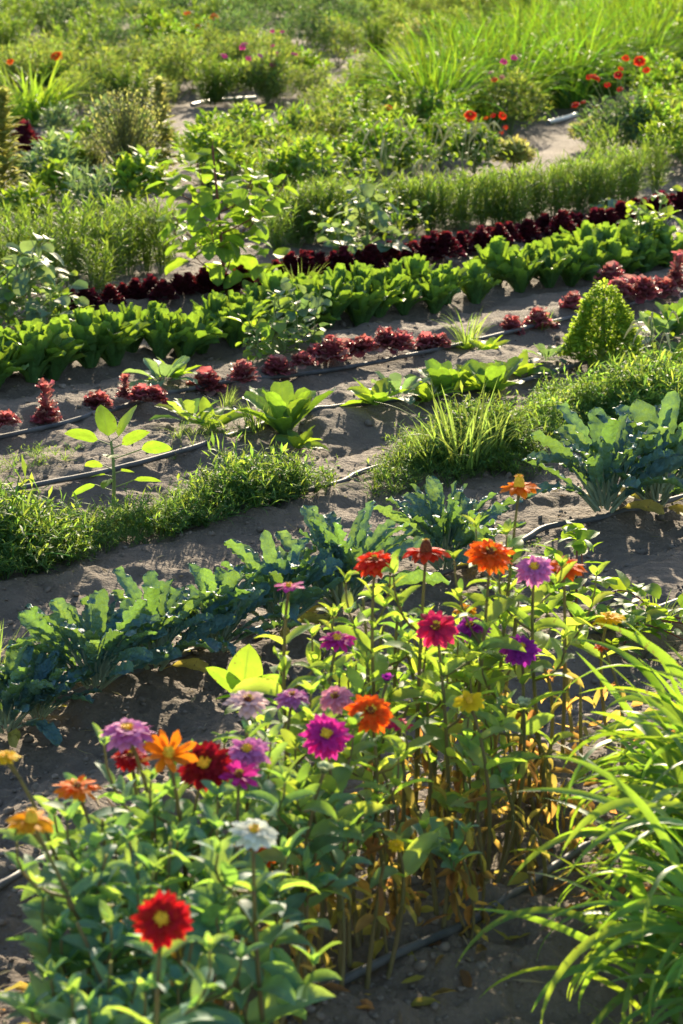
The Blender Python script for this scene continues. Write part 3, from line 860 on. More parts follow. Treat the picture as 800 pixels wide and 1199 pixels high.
def P_cone(H_=.275, R_=.155):
    fol = MB(); n = 4800
    f = 1 - np.sqrt(U(0, 1, n)); az = U(0, TAU, n)
    r = R_ * (1 - f) ** .68 * (1 + .07 * np.sin(az * 5 + f * 9) + .05 * np.sin(az * 3 - f * 17)) * np.where(U(0, 1, n) < .12, U(1.0, 1.16, n), U(.72, 1.03, n)) + .004
    P = np.stack([np.cos(az) * r * .86, np.sin(az) * r * .86, H_ * f * U(.96, 1.03, n) + .01], 1)
    leaves(fol, P, az + U(-.7, .7, n), U(.25, 1.2, n), U(.008, .026, n), U(.006, .016, n), U(0, 1.4, n), .3, U(-.8, .8, n), .16, 2.2, 'frill', 4, 1)
    st = MB(); tube(st, [(0, 0, 0), (0, 0, H_ * .9)], [.014, .004], 7)
    return [part('foliage', fol, 'cone'), part('stem', st, 'gstem')]


def P_broad(h=.3, n=22, L=.09, mat='broad', stem='redstem', wr=.72, spread=.10, branches=0, bend=.5, pet=.06, kind='cord', blen=1.0):
    fol = MB(); st = MB()
    main = curve_pts((0, 0, 0), (U(-.04, .04) * h * 3, U(-.04, .04) * h * 3, h), (U(-.02, .02), U(-.02, .02), 0), 8)
    tube(st, main, np.linspace(.0065, .0028, 8) * (h / .35) ** .5, 6)
    axes = [(main, .12, 1.0)]
    for b in range(branches):
        t = U(.1, .7); p = main[int(t * 7)]; a = b * GOLD + U(-.3, .3); Lb = h * U(.45, .75) * (1.1 - t * .6) * blen
        e = p + np.array([math.cos(a) * Lb * .75, math.sin(a) * Lb * .75, Lb * U(.35, .75)])
        bp = curve_pts(p, e, (math.cos(a) * .02, math.sin(a) * .02, -.02), 7)
        tube(st, bp, np.linspace(.0038, .0018, 7), 5); axes.append((bp, .2, .6))
    tot = sum(w for _, _, w in axes)
    for (ax, t0, w) in axes:
        m = max(3, int(n * w / tot)); t = np.linspace(t0, 1, m); az = np.arange(m) * GOLD + U(0, 6)
        P = np.stack([np.interp(t, np.linspace(0, 1, len(ax)), ax[:, k]) for k in range(3)], 1)
        pl = pet * (1.1 - .7 * t) * U(.7, 1.2, m)
        e0 = .2 + .7 * t + U(-.2, .2, m)
        D = np.stack([np.cos(e0) * np.cos(az), np.cos(e0) * np.sin(az), np.sin(e0)], 1) * pl[:, None]
        for k in range(m):
            tube(st, [P[k], P[k] + D[k] * .6, P[k] + D[k]], .0013, 4)
        sz = L * (1.05 - .35 * t) * U(.75, 1.15, m)
        leaves(fol, P + D, az + U(-.5, .5, m), U(-.95, .45, m) + .3 * t, sz, sz * wr * U(.9, 1.1, m), bend + U(-.3, .5, m), .22, U(-.5, .5, m), .02, 2, kind, 6, 2, U(-.2, .2, m))
    return [part('stem', st, stem), part('foliage', fol, mat)]


def P_grass(n=60, h=.35, W=.010, r=.06, mat='yblade', bend=(.6, 2.0), el=(.9, 1.5), ns=8, seeds=0):
    fol = MB(); a = U(0, TAU, n); rr = r * np.sqrt(U(0, 1, n))
    P = np.stack([np.cos(a) * rr, np.sin(a) * rr, np.zeros(n)], 1)
    leaves(fol, P, a + U(-.8, .8, n), U(el[0], el[1], n), h * U(.6, 1.15, n), W * U(.7, 1.2, n), U(bend[0], bend[1], n), .35, U(-.5, .5, n), 0, 1, 'blade', ns, 1, U(-.4, .4, n))
    return [part('blades', fol, mat)]


def P_rosette(n=12, L=.13, mat='bluebroad', W=.36, kind='kale', el=(.3, 1.2), lobes=.05, ns=10):
    fol = MB(); i = np.arange(n); az = i * GOLD; f = i / n
    leaves(fol, np.stack([np.cos(az) * .008, np.sin(az) * .008, .01 + 0 * az], 1), az, el[0] + (el[1] - el[0]) * f + U(-.15, .15, n), L * (1.05 - .3 * f) * U(.85, 1.1, n), L * W * U(.85, 1.1, n), U(.2, 1.0, n), .3, U(-.4, .4, n), .035, 3.5, kind, ns, 2, U(-.3, .3, n), lobes=lobes)
    return [part('foliage', fol, mat)]


def P_feather(h=.27, stems=7, n=240, spread=.07, mat='feather', L=.035, W=.006):
    fol = MB(); st = MB()
    per = n // stems
    for k in range(stems):
        a = k * GOLD + U(-.3, .3); r = spread * (0.2 + .8 * (k / stems)); hh = h * U(.72, 1.05)
        pts = curve_pts((math.cos(a) * r * .3, math.sin(a) * r * .3, 0), (math.cos(a) * r * 1.5, math.sin(a) * r * 1.5, hh * .8), (0, 0, 0), 5)
        tube(st, pts, [.003, .0012], 4)
        t = np.linspace(.1, 1, per); az = np.arange(per) * GOLD + a
        P = np.stack([np.interp(t, np.linspace(0, 1, 5), pts[:, q]) for q in range(3)], 1)
        leaves(fol, P, az, .55 + .5 * t + U(-.3, .3, per), L * (1.5 - .6 * t) * U(.7, 1.25, per) * 1.9, W * U(.8, 1.3, per), U(.1, 1.4, per), .2, U(-.5, .5, per), kind='lance', ns=4, nw=1, sb=U(-.4, .4, per))
    return [part('foliage', fol, mat), part('stems', st, 'gstem')]


def P_bush(R=.3, h=.45, n=1500, L=.045, W=.018, mat='pale', kind='lance', stems=9, ns=2, clumps=16):
    fol = MB(); st = MB()
    cl = []
    for k in range(clumps):
        a = k * GOLD; q = math.sqrt((k + .5) / clumps)
        cl.append((math.cos(a) * R * q * .8, math.sin(a) * R * q * .8, h * (.42 + .42 * (1 - q * q)) * U(.85, 1.12), R * U(.26, .42)))
    cl = np.array(cl); c = cl[RNG.integers(0, clumps, n)]
    d = RNG.normal(size=(n, 3)); d /= np.linalg.norm(d, axis=1)[:, None]
    rad = c[:, 3] * U(.25, 1.0, n) ** .6
    P = c[:, :3] + d * rad[:, None] * np.array([1, 1, 1.15])
    P[:, 2] = np.maximum(P[:, 2], .02)
    az = np.arctan2(d[:, 1], d[:, 0]) + U(-.6, .6, n)
    leaves(fol, P, az, U(-.1, 1.3, n), L * U(.6, 1.3, n), W * U(.7, 1.2, n), U(0, .9, n), .25, U(-.6, .6, n), 0, 1, kind, ns, 1)
    for k in range(stems):
        q = cl[k % clumps]
        tube(st, curve_pts((0, 0, 0), q[:3], (0, 0, -.05 * h), 5), [.005, .002], 4)
    return [part('foliage', fol, mat), part('stems', st, 'gstem')]


def P_spike(h=.5, n=220, mat='yellowish', L=.05, W=.018, r=.05):
    fol = MB(); st = MB()
    pts = curve_pts((0, 0, 0), (U(-.03, .03), U(-.03, .03), h), (0.01, 0, 0), 7)
    tube(st, pts, [.006, .002], 5)
    t = np.linspace(.12, 1, n); az = np.arange(n) * GOLD
    P = np.stack([np.interp(t, np.linspace(0, 1, 7), pts[:, q]) for q in range(3)], 1)
    P += np.stack([np.cos(az), np.sin(az), 0 * az], 1) * r * .35 * (1 - t)[:, None] * U(0, 1, n)[:, None]
    leaves(fol, P, az, .1 + .7 * t + U(-.4, .4, n), 1.35 * L * (1.2 - .7 * t) * U(.7, 1.2, n), W * U(.8, 1.2, n), U(0, .9, n), .25, kind='lance', ns=3)
    return [part('stem', st, 'gstem'), part('foliage', fol, mat)]


def P_wispy(h=.42, n=130):
    st = MB(); fol = MB()
    for k in range(n):
        a = U(0, TAU); r = U(.02, .26); hh = h * U(.6, 1.08)
        pts = curve_pts((U(-.03, .03), U(-.03, .03), 0), (math.cos(a) * r, math.sin(a) * r, hh), (math.cos(a) * -.02, math.sin(a) * -.02, .03), 6)
        tube(st, pts, [.0036, .0018], 3)
        m = 16; t = U(.3, 1, m)
        P = np.stack([np.interp(t, np.linspace(0, 1, 6), pts[:, q]) for q in range(3)], 1)
        leaves(fol, P, U(0, TAU, m), U(.2, 1.2, m), .03, .010, .3, .2, kind='lance', ns=2)
    return [part('stems', st, 'wstem'), part('seed_heads', fol, 'yellowish')]


def P_tasselplant(h=.35):
    parts = P_broad(h, 26, .055, 'midleaf', 'gstem', .65, branches=3)
    ts = []
    for k in range(7):
        a = U(0, TAU); r = U(.03, .16); b = (math.cos(a) * r * .3, math.sin(a) * r * .3, h * U(.5, .8))
        top = (math.cos(a) * r, math.sin(a) * r, h * U(1.0, 1.25)); end = (math.cos(a) * (r + .07), math.sin(a) * (r + .07), top[2] - U(.03, .1))
        pts = np.concatenate([curve_pts(b, top, (0, 0, .01), 5), curve_pts(top, end, (0, 0, .025), 6)[1:]])
        tb = MB(); tube(tb, pts, np.array([.0012, .0012, .0012, .0014, .003, .0055, .007, .0065, .005, .002]), 6)
        ts.append(part('tassel', tb, 'tassel'))
    return parts + ts


def sprig(narrow=True):
    mb = MB()
    for k in range(4):
        a = k * GOLD + U(0, 1); L_ = U(.05, .10)
        e0 = U(.5, 1.3)
        e = np.array([math.cos(a) * math.cos(e0), math.sin(a) * math.cos(e0), math.sin(e0)]) * L_
        pts = curve_pts((0, 0, 0), e, (0, 0, .012), 4)
        tube(mb, pts, .0009, 3)
        m = 11; t = np.linspace(.15, 1, m)
        P = np.stack([np.interp(t, np.linspace(0, 1, 4), pts[:, q]) for q in range(3)], 1)
        leaves(mb, P, np.arange(m) * GOLD, U(0, 1.2, m), U(.012, .028, m), U(.002, .0045, m) if narrow else U(.006, .010, m), U(0, .8, m), .25, U(-.4, .4, m), 0, 1, 'lance', 2, 1)
    return mb.arrays()


def bladesprig():
    mb = MB(); n = 7
    leaves(mb, np.zeros((n, 3)), np.arange(n) * GOLD, U(.5, 1.4, n), U(.05, .11, n), U(.003, .006, n), U(.4, 1.6, n), .3, 0, 0, 1, 'blade', 4, 1)
    return mb.arrays()


SPR = [sprig() for _ in range(6)] + [sprig(False) for _ in range(1)]
BSP = [bladesprig() for _ in range(4)]


def inpoly(px, py, poly):
    ins = False; j = len(poly) - 1
    for i in range(len(poly)):
        xi, yi = poly[i]; xj, yj = poly[j]
        if (yi > py) != (yj > py) and px < (xj - xi) * (py - yi) / (yj - yi) + xi:
            ins = not ins
        j = i
    return ins


def edge_dist(px, py, poly):
    best = 1e9
    for i in range(len(poly)):
        x1, y1 = poly[i - 1]; x2, y2 = poly[i]
        dx, dy = x2 - x1, y2 - y1
        t = max(0, min(1, ((px - x1) * dx + (py - y1) * dy) / (dx * dx + dy * dy)))
        best = min(best, math.hypot(px - x1 - t * dx, (py - y1 - t * dy) * 2.2))
    return best


def mat_patch(poly, dens, hscale, label, blades=.2, name='weeds', mat='weed', soft=45.0, mound=0.03, sprs=None):
    """a mat of weeds whose bases cover the ground outlined by poly"""
    g = [GP(*p) for p in poly]
    x0, x1 = min(p.x for p in g), max(p.x for p in g); y0, y1 = min(p.y for p in g), max(p.y for p in g)
    pts = []
    n = int(dens * (x1 - x0) * (y1 - y0))
    for _ in range(n):
        x, y = U(x0, x1), U(y0, y1)
        px, py = project((x, y, 0.0))
        if inpoly(px, py, poly):
            e = min(1, edge_dist(px, py, poly) / soft)
            if RNG.random() < .35 + .65 * e:
                pts.append((x, y, e))
    pts = np.array(pts)
    if len(pts) == 0:
        return
    mb = MB(); sel = RNG.integers(0, 100, len(pts))
    z = gh(pts[:, 0], pts[:, 1])
    clump = .65 + 1.5 * (fbm(pts[:, 0] * 6, pts[:, 1] * 6, 44, 2) + .35).clip(0, 1)
    sc = (0.5 + .5 * pts[:, 2]) * U(.7, 1.3, len(pts)) * hscale * clump
    zz = z + mound * pts[:, 2] * U(0, 1, len(pts)) * clump
    sp_ = sprs or SPR
    for k, t in enumerate(sp_ + BSP):
        if k < len(sp_):
            m = (sel >= blades * 100) & (sel % len(sp_) == k)
        else:
            m = (sel < blades * 100) & (sel % len(BSP) == k - len(sp_))
        if m.sum() == 0:
            continue
        q = m.sum()
        mb.stamp(t, rotmats(U(0, TAU, q), U(0, .55, q), U(0, TAU, q), sc[m]), np.stack([pts[m, 0], pts[m, 1], zz[m]], 1))
    stuff(name, mb, mat, label)


# ------------------------------------------------------------------ kale row
KALE = [P_kale(i, 30 + i % 3 * 4, .235) for i in range(5)]
for i, (px, py, s, lab) in enumerate([
        (8, 862, .70, 'dark low kale plant cut by the frame edge, first in the kale row'), (45, 845, .62, 'small dark kale plant beside the one at the frame edge'),
        (112, 812, .86, 'kale plant with yellow lit outer leaves, before the widest blue clump'), (182, 790, .90, 'wide blue green kale plant in the middle of the left kale clump'.replace(' left', ' lower')),
        (255, 768, .80, 'kale plant with pale crinkled leaves between two fuller ones'), (328, 742, .88, 'kale plant with upright blue leaves under the weed mat'),
        (403, 722, 1.08, 'dense dark kale plant directly behind the scarlet zinnias'), (520, 672, .95, 'lone kale plant standing on open soil behind the drooping red zinnia'),
        (708, 606, 1.22, 'tall kale clump standing apart where the dark hose reaches it'), (768, 600, 1.26, 'tall dark kale clump at the frame edge beside the other tall one')]):
    spawn('kale_plant', KALE[i % 5], GP(px, py), lab, 'kale', 'kale plants in one row', U(0, TAU), s)

# ------------------------------------------------------------------ romaine row
ROM = [P_romaine(i) for i in range(6)]
k = 0
row = [(-6, 462), (560, 352), (575, 350), (812, 304)]
x = -4.0
A, B = GP(-6, 452), GP(812, 304)
Lr = (B - A).length
d = 0.0; heads = []
while d < Lr + .1:
    p = A + (B - A) * (d / Lr)
    px, py = project(p)
    if not (562 < px < 596):
        heads.append((p, px))
    d += U(.13, .18)
for (p, px) in heads:
    for off in ((0.0, .14) if RNG.random() < .85 else (0.0,)):
        q = Vector((p.x + Nx * (off + U(-.02, .02)) + Ux * U(-.03, .03), p.y + Ny * (off + U(-.02, .02)) + Uy * U(-.03, .03), 0))
        q.z = float(gh(q.x, q.y))
        k += 1
        rowname = 'front line' if off == 0 else 'back line'
        side = 'before' if px < 570 else 'beyond'
        spawn('romaine_lettuce', ROM[k % 6], q, 'upright green romaine head, %s in the %s %s the gap in the lettuce row' % (nth((k + 1) // 2), rowname, side), 'lettuce', 'romaine lettuces planted in one row', U(0, TAU), U(.66, .92), U(0, .2), U(0, TAU))

# ------------------------------------------------------------------ burgundy frilly row
BUR = [P_frill('burg', .075, .15, 130) for _ in range(4)]
A, B = GP(80, 375), GP(815, 250)
k = 0; Lr = (B - A).length; d = 0
A2, B2 = GP(330, 335), GP(815, 244)
while d < Lr:
    p = A + (B - A) * (d / Lr); d += U(.065, .095)
    px, py = project(p)
    if px > 330:
        # follows the bend of the photographed row
        yy = np.interp(px, [330, 480, 560, 640, 720, 815], [334, 312, 296, 284, 268, 247])
    else:
        yy = np.interp(px, [80, 200, 330], [368, 352, 334])
    p = GP(px + U(-4, 4), yy - 5 + U(-3, 3)); k += 1
    spawn('burgundy_lettuce', BUR[k % 4], p, 'dark burgundy frilled lettuce, %s along the purple row behind the romaine' % nth(k), 'lettuce', 'dark burgundy lettuces in one row', U(0, TAU), U(.55, .75) if px < 330 else U(.72, .95))
spawn('burgundy_lettuce', BUR[1], GP(28, 186), 'big dark maroon frilled plant under the bushy grass, apart from the row', 'lettuce', None, 1.0, 2.0)

# ------------------------------------------------------------------ bolted red lettuces
RED = [P_frill('redlet', .075, .05, 44), P_frill('redlet', .072, .055, 44, .05), P_frill('redlet', .08, .05, 52), P_frill('redlet', .055, .05, 34, .11), P_frill('redlet', .075, .04, 46)]
RL = [(55, 497, 3, 1.1, 'tall bolted red lettuce with a pale spike over flat dark leaves'), (115, 478, 4, .85, 'small leaning red lettuce after the tall spiked one'), (145, 466, 3, .62, 'small upright dark red lettuce rosette on green base leaves'),
      (165, 470, 2, .72, 'low dark red lettuce crowded by a pale pink neighbour'), (180, 470, 4, .80, 'pale pinkish lettuce lying against the hose'),
      (240, 458, 2, 1.0, 'wide dark red lettuce just past the hose curve'), (262, 457, 4, .8, 'dark red lettuce tucked against a wide one past the curve'), (286, 446, 1, .9, 'upright red lettuce below the seedling with rounded leaves'),
      (325, 438, 0, .95, 'dull purple lettuce beside blue green leaves'), (355, 428, 4, .75, 'small red lettuce after the dull purple one'), (388, 420, 1, 1.05, 'bright pink red lettuce starting the dense group'), (372, 421, 0, .8, 'red lettuce pressed between two brighter ones'),
      (405, 417, 0, .9, 'salmon red lettuce in the dense group'), (428, 412, 4, .9, 'low red lettuce in the middle of the dense group'), (452, 408, 1, 1.0, 'taller pink lettuce in the middle of the dense group'), (470, 407, 0, .9, 'rusty red lettuce near the end of the dense group'),
      (500, 410, 2, .85, 'low spreading red lettuce at the end of the dense group'), (515, 404, 4, .7, 'smallest red lettuce at the end of the dense group'),
      (598, 391, 1, .95, 'red lettuce with a thin curled neighbour, first after open soil'), (577, 392, 4, .55, 'tiny red lettuce beside the one on open soil'), (632, 385, 1, 1.05, 'bushy rose red lettuce between two smaller ones on open soil'), (645, 388, 4, .7, 'low dark lettuce at the foot of the rose red one'),
      (669, 362, 1, .9, 'pink topped lettuce directly behind the cone lettuce'), (672, 374, 2, .6, 'small dark lettuce behind the shoulder of the cone lettuce'),
      (716, 335, 1, 1.25, 'orange tipped red lettuce, highest of the purple clump'), (735, 345, 0, 1.2, 'purple red lettuce in the clump past the cone lettuce'), (755, 348, 1, 1.1, 'greyish purple lettuce in the clump past the cone lettuce'), (775, 346, 4, 1.2, 'wide purple lettuce near the frame edge'), (790, 336, 3, 1.2, 'thin bolted purple lettuce rising near the frame edge'), (724, 350, 2, 1.1, 'low purple lettuce at the foot of the clump'), (8, 498, 4, .7, 'red lettuce cut by the frame edge beside the hose')]
for (px, py, v, s, lab) in RL:
    spawn('red_lettuce', RED[v], GP(px, py), lab, 'lettuce', 'bolted red lettuces along the hose', U(0, TAU), s, U(0, .2), U(0, TAU))

# ------------------------------------------------------------------ the cone shaped lettuce and its neighbours
spawn('cone_lettuce', P_cone(), GP(705, 421), 'bright green frilled lettuce grown into a pointed cone', 'lettuce', None, .4, 1.0)
ROS = [P_rosette(), P_rosette(9, .12, 'broad', .42, 'ovate', lobes=0), P_rosette(14, .12, 'weed', .22, 'kale', lobes=.25), P_rosette(11, .15, 'romaine', .42, 'romaine', (.7, 1.35), 0)]
SM = [
    (714, 425, 0, .55, 'small blue green seedling in front of the cone lettuce', 'bluebroad'),
    (190, 452, 0, .85, 'blue green leafy seedling below the romaine row', ''), (205, 446, 1, .8, 'dark green weed beside the blue green seedling', ''),
    (225, 500, 2, 1.0, 'feathery grey green thistle-like seedling on the soil ledge', ''), (247, 506, 1, .9, 'long leaved seedling between the feathery one and the pale lettuce', ''),
    (333, 514, 3, 1.1, 'pale green loose lettuce standing on bare soil by the hose', ''), (350, 528, 1, .7, 'yellowing seedling in front of the pale lettuce', ''),
    (440, 478, 1, .95, 'broad leaved seedling starting the low leafy group', ''), (465, 470, 0, .8, 'blue green seedling inside the low leafy group', ''), (520, 472, 3, .95, 'dark leafy seedling in the middle of the low group', ''), (552, 466, 1, 1.1, 'full round leafed plant in the low group', ''), (500, 474, 1, .85, 'short leafy plant in the low group near the grass', ''),
    (575, 470, 3, .9, 'leafy plant behind the tall weed mound', ''), (608, 446, 1, .9, 'bright tipped leafy plant at the end of the low group', ''), (572, 415, 1, .7, 'thin leafy seedling by the red lettuces', ''), (640, 425, 0, .6, 'lone seedling on open soil before the cone lettuce', ''),
    (770, 402, 0, 1.05, 'pale blue green young kale past the cone lettuce', ''), (792, 396, 3, .9, 'yellow lit leafy plant at the frame edge past the cone', ''), (796, 428, 1, 1.0, 'leafy weed at the frame edge under the young kale', ''),
    (545, 412, 1, .55, 'tiny seedling among grass blades by the red lettuces', ''), (310, 470, 1, .4, 'tiny weed on the soil beside the pale lettuce', '')]
for (px, py, v, s, lab, _) in SM:
    spawn('seedling', ROS[v], GP(px, py), lab, 'seedling', 'young leafy plants between the rows', U(0, TAU), s * 1.25)

# big-leaved seedlings
st = MB(); fol = MB()
main = curve_pts((0, 0, 0), (.0, 0, .20), (.006, 0, 0), 8); tube(st, main, [.006, .0035], 6)
for (t, az, pe, el, L, W, rl) in ((1, PI * .62, .03, 1.0, .10, .066, .3), (1, PI * .25, .03, 1.0, .105, .072, -.35), (.95, PI * .97, .04, .30, .095, .060, .8), (.9, PI * .08, .03, .5, .085, .06, -.8),
                              (.75, -.05, .085, .15, .085, .058, -.85), (.35, .1, .06, .05, .075, .038, -.6), (.3, PI, .055, -.35, .075, .04, .6), (.6, PI * .9, .035, .0, .055, .042, .7), (.5, PI * 1.2, .03, .1, .05, .03, .4),
                              (.8, -PI * .5, .02, .2, .06, .045, 0), (.55, -.6, .03, .2, .045, .03, -.5), (.45, PI * 1.4, .03, -.2, .05, .035, .2)):
    p0 = np.array([np.interp(t, np.linspace(0, 1, 8), main[:, q]) for q in range(3)])
    dd = np.array([math.cos(az) * math.cos(.35), math.sin(az) * math.cos(.35), math.sin(.35)]) * pe
    tube(st, [p0, p0 + dd * .5, p0 + dd], .0016, 4)
    leaves(fol, [tuple(p0 + dd)], az, el, L, W, .3, .12, rl, .012, 2, 'ovate', 8, 2)
spawn('broad_leaf_seedling', [part('stem', st, 'gstem'), part('foliage', fol, 'glow')], GP(132, 600), 'young plant with large glowing yellow green leaves rising from the weeds', 'seedling')
spawn('broad_leaf_seedling', P_broad(.15, 9, .05, 'bluebroad', 'gstem', .75, pet=.03), GP(8, 640), 'small blue leafed seedling at the frame edge above the weeds', 'seedling', None, .6, 1.0)
b = GP(300, 905)
st = MB(); fol = MB()
tipp = PV(285, 815, uv_of(b.x, b.y)[1] - .02)
main = curve_pts((0, 0, 0), tuple(tipp - b), (.01, 0, .01), 7); tube(st, main, [.005, .003], 6)
for (az, el, L, W, rl) in ((PI * .93, .72, .088, .060, .95), (PI * .42, 1.25, .098, .066, .1), (PI * .10, .42, .088, .062, -.95), (PI * 1.1, .1, .055, .035, .5), (-.5, .2, .05, .03, -.4)):
    leaves(fol, [tuple(main[-1])], az, el, L, W, .25, .12, rl, 0.01, 1, 'ovate', 8, 2)
leaves(fol, main[[2, 3, 4, 5, 3, 4, 5]], U(0, TAU, 7), U(.1, .8, 7), .06, .032, .6, .2, 0, 0, 1, 'ovate', 6, 1)
spawn('broad_leaf_seedling', [part('stem', st, 'gstem'), part('foliage', fol, 'glow')], b, 'seedling with three big glowing lime leaves over the blush zinnia', 'seedling')

# beans and sprawling round leaved plants
BEAN = [P_broad(.20, 46, .062, 'broad', 'gstem', .85, branches=4, kind='round'), P_broad(.22, 60, .062, 'bluebroad', 'gstem', .85, branches=5, kind='round'), P_broad(.17, 36, .055, 'broad', 'gstem', .8, branches=4, kind='round'), P_broad(.3, 80, .055, 'midleaf', 'gstem', .6, branches=6)]
spawn('broad_leaf_bush', P_broad(.66, 165, .12, 'glow', 'redstem', .80, branches=12, pet=.08, kind='cord', blen=1.05), GP(265, 350), 'tallest leafy bush with big bright leaves on a red stem behind the romaine', 'bush', None, .3, 1.0)
for (px, py, v, s, lab) in [
        (42, 388, 1, 1.6, 'round leaved bean plant with blue green leaves before the purple row'), (10, 384, 0, 1.3, 'bean plant at the frame edge beside the blue green one'), (74, 386, 2, 1.2, 'small yellow green bean plant beside the blue green one'),
        (320, 420, 2, 1.25, 'rounded yellow lit bean plant in front of the romaine row'), (348, 410, 1, 1.1, 'blue green bean plant overlapping the yellow lit one'), (302, 424, 0, .6, 'small bean plant touching the upright red lettuce'),
        (425, 306, 1, 1.6, 'sprawling blue green bean plant behind the purple row'), (462, 300, 3, 1.0, 'bright cone of small leaves rising behind the purple row'), (398, 298, 0, 1.2, 'bean plant behind the bend of the purple row'),
        (772, 300, 2, 1.7, 'rounded bright bean plant rising above the romaine near the frame edge'), (745, 303, 0, 1.3, 'bean plant standing in the romaine near the frame edge'), (705, 262, 2, .7, 'small yellow green bean plant on the purple row'),
        (590, 265, 0, .9, 'bean plant under the feathery hedge by the purple row'), (690, 300, 0, .7, 'small bean plant leaning out of the romaine'), (205, 300, 1, 1.0, 'dark bean plant in the shade of the tallest bush'),
        (382, 255, 3, 1.3, 'upright leafy bean plant beside the tallest bush'), (350, 275, 3, .8, 'small leafy bean plant tucked by the tallest bush')]:
    spawn('bean_plant', BEAN[v], GP(px, py), lab, 'bean plant', 'bean plants between the rows', U(0, TAU), s)
big = P_rosette(7, .22, 'bluebroad', .5, 'ovate', (.3, 1.1), 0)
spawn('wide_leaf_plant', big, GP(722, 258), 'low plant with wide flat blue green leaves above the purple row', 'plant', None, 0, .8)
spawn('wide_leaf_plant', big, GP(30, 300), 'pale upright wide leaf plant among the feathery greens', 'plant', None, 2, .75)

# trailing vine with reddish runners
b = GP(675, 740); fol = MB(); st = MB()
for (ex, ey, hh) in [(-.16, .10, .10), (.18, .14, .06), (.34, .17, .03), (.10, -.05, .05), (-.06, .22, .12), (.26, .02, .04), (.03, .15, .16), (.42, .10, .02), (-.15, -.02, .08)]:
    e = Vector((b.x + ex, b.y + ey, 0)); e.z = float(gh(e.x, e.y)) + .01 + hh * .4
    pts = curve_pts((0, 0, 0.01), tuple(e - b), (U(-.04, .04), U(-.04, .04), hh), 10)
    tube(st, pts, [.003, .0015], 5)
    m = 22; t = np.linspace(.15, 1, m)
    P = np.stack([np.interp(t, np.linspace(0, 1, 10), pts[:, q]) for q in range(3)], 1) + RNG.normal(size=(m, 3)) * .014
    leaves(fol, P, U(0, TAU, m), U(-.2, .9, m), U(.032, .065, m), U(.022, .045, m), U(.2, 1.2, m), .2, U(-.6, .6, m), .02, 2, 'ovate', 6, 1)
spawn('trailing_vine', [part('runners', st, 'redstem'), part('foliage', fol, 'broad')], b, 'low vine with red runners trailing over bare soil beside the yellow zinnia', 'vine')

# ------------------------------------------------------------------ weeds and grass
mat_patch([(-60, 715), (0, 695), (120, 655), (260, 620), (392, 585), (400, 578), (330, 575), (250, 590), (120, 622), (0, 650), (-60, 665)], 4200, 1.15, 'fine green weed mat spreading over the bed below the glowing seedling', .12)
mat_patch([(-40, 600), (0, 566), (60, 556), (105, 548), (95, 538), (0, 548), (-40, 560)], 1500, .62, 'thin yellow green weeds along the hose at the frame edge', .5)
mat_patch([(190, 545), (240, 532), (300, 522), (290, 508), (215, 520)], 1700, .7, 'yellow green weeds beside the hose under the pale lettuce', .6, mat='yblade')
mat_patch([(425, 590), (480, 572), (560, 555), (640, 545), (625, 515), (560, 505), (480, 528), (445, 556)], 4000, .9, 'weed mound between the hose and the tall grass tuft', .25)
mat_patch([(600, 532), (700, 515), (820, 520), (820, 455), (740, 460), (650, 470), (605, 495)], 3400, 1.05, 'high dense weeds behind the tall kale clumps', .12)
mat_patch([(690, 470), (820, 462), (820, 432), (700, 440)], 1500, .9, 'low leafy weeds below the cone lettuce', .1, mat='midleaf')
mat_patch([(560, 680), (620, 672), (660, 660), (640, 640), (590, 650)], 900, .55, 'sparse weeds on the soil by the lone kale', .2)
mat_patch([(430, 600), (480, 592), (470, 575), (425, 580)], 900, .5, 'few small weeds on the ledge', .1)
GR = [P_grass(45, .26, .008, .06, bend=(.2, 1.3), el=(1.0, 1.5)), P_grass(35, .20, .007, .05, bend=(.2, 1.4), el=(1.0, 1.5)), P_grass(90, .42, .016, .10, 'blade'), P_grass(60, .5, .018, .1, 'blade', (1.2, 2.2))]
for (px, py, v, s, lab) in [(540, 545, 0, 1.05, 'tuft of broad yellow green grass rising from the weed mound'), (510, 552, 1, .9, 'short grass tuft at the edge of the weed mound'), (575, 535, 1, 1.0, 'short grass tuft behind the broad one'),
                            (548, 402, 1, .8, 'thin curled grass between two red lettuces'), (265, 480, 1, .45, 'tiny grass tuft on bare soil'), (632, 392, 1, .6, 'thin grass by the rose red lettuce'), (705, 330, 1, .7, 'thin grass growing through the romaine'), (352, 345, 1, .9, 'thin upright grass beside the romaine row'),
                            (-14, 805, 0, .7, 'grass tuft leaning in from the frame edge over the kale'), (300, 505, 1, .6, 'short grass at the foot of the pale lettuce'), (770, 735, 1, .5, 'thin dry grass by the vine')]:
    spawn('grass_tuft', GR[v], GP(px, py), lab, 'grass tuft', 'grass tufts among the rows', U(0, TAU), s)


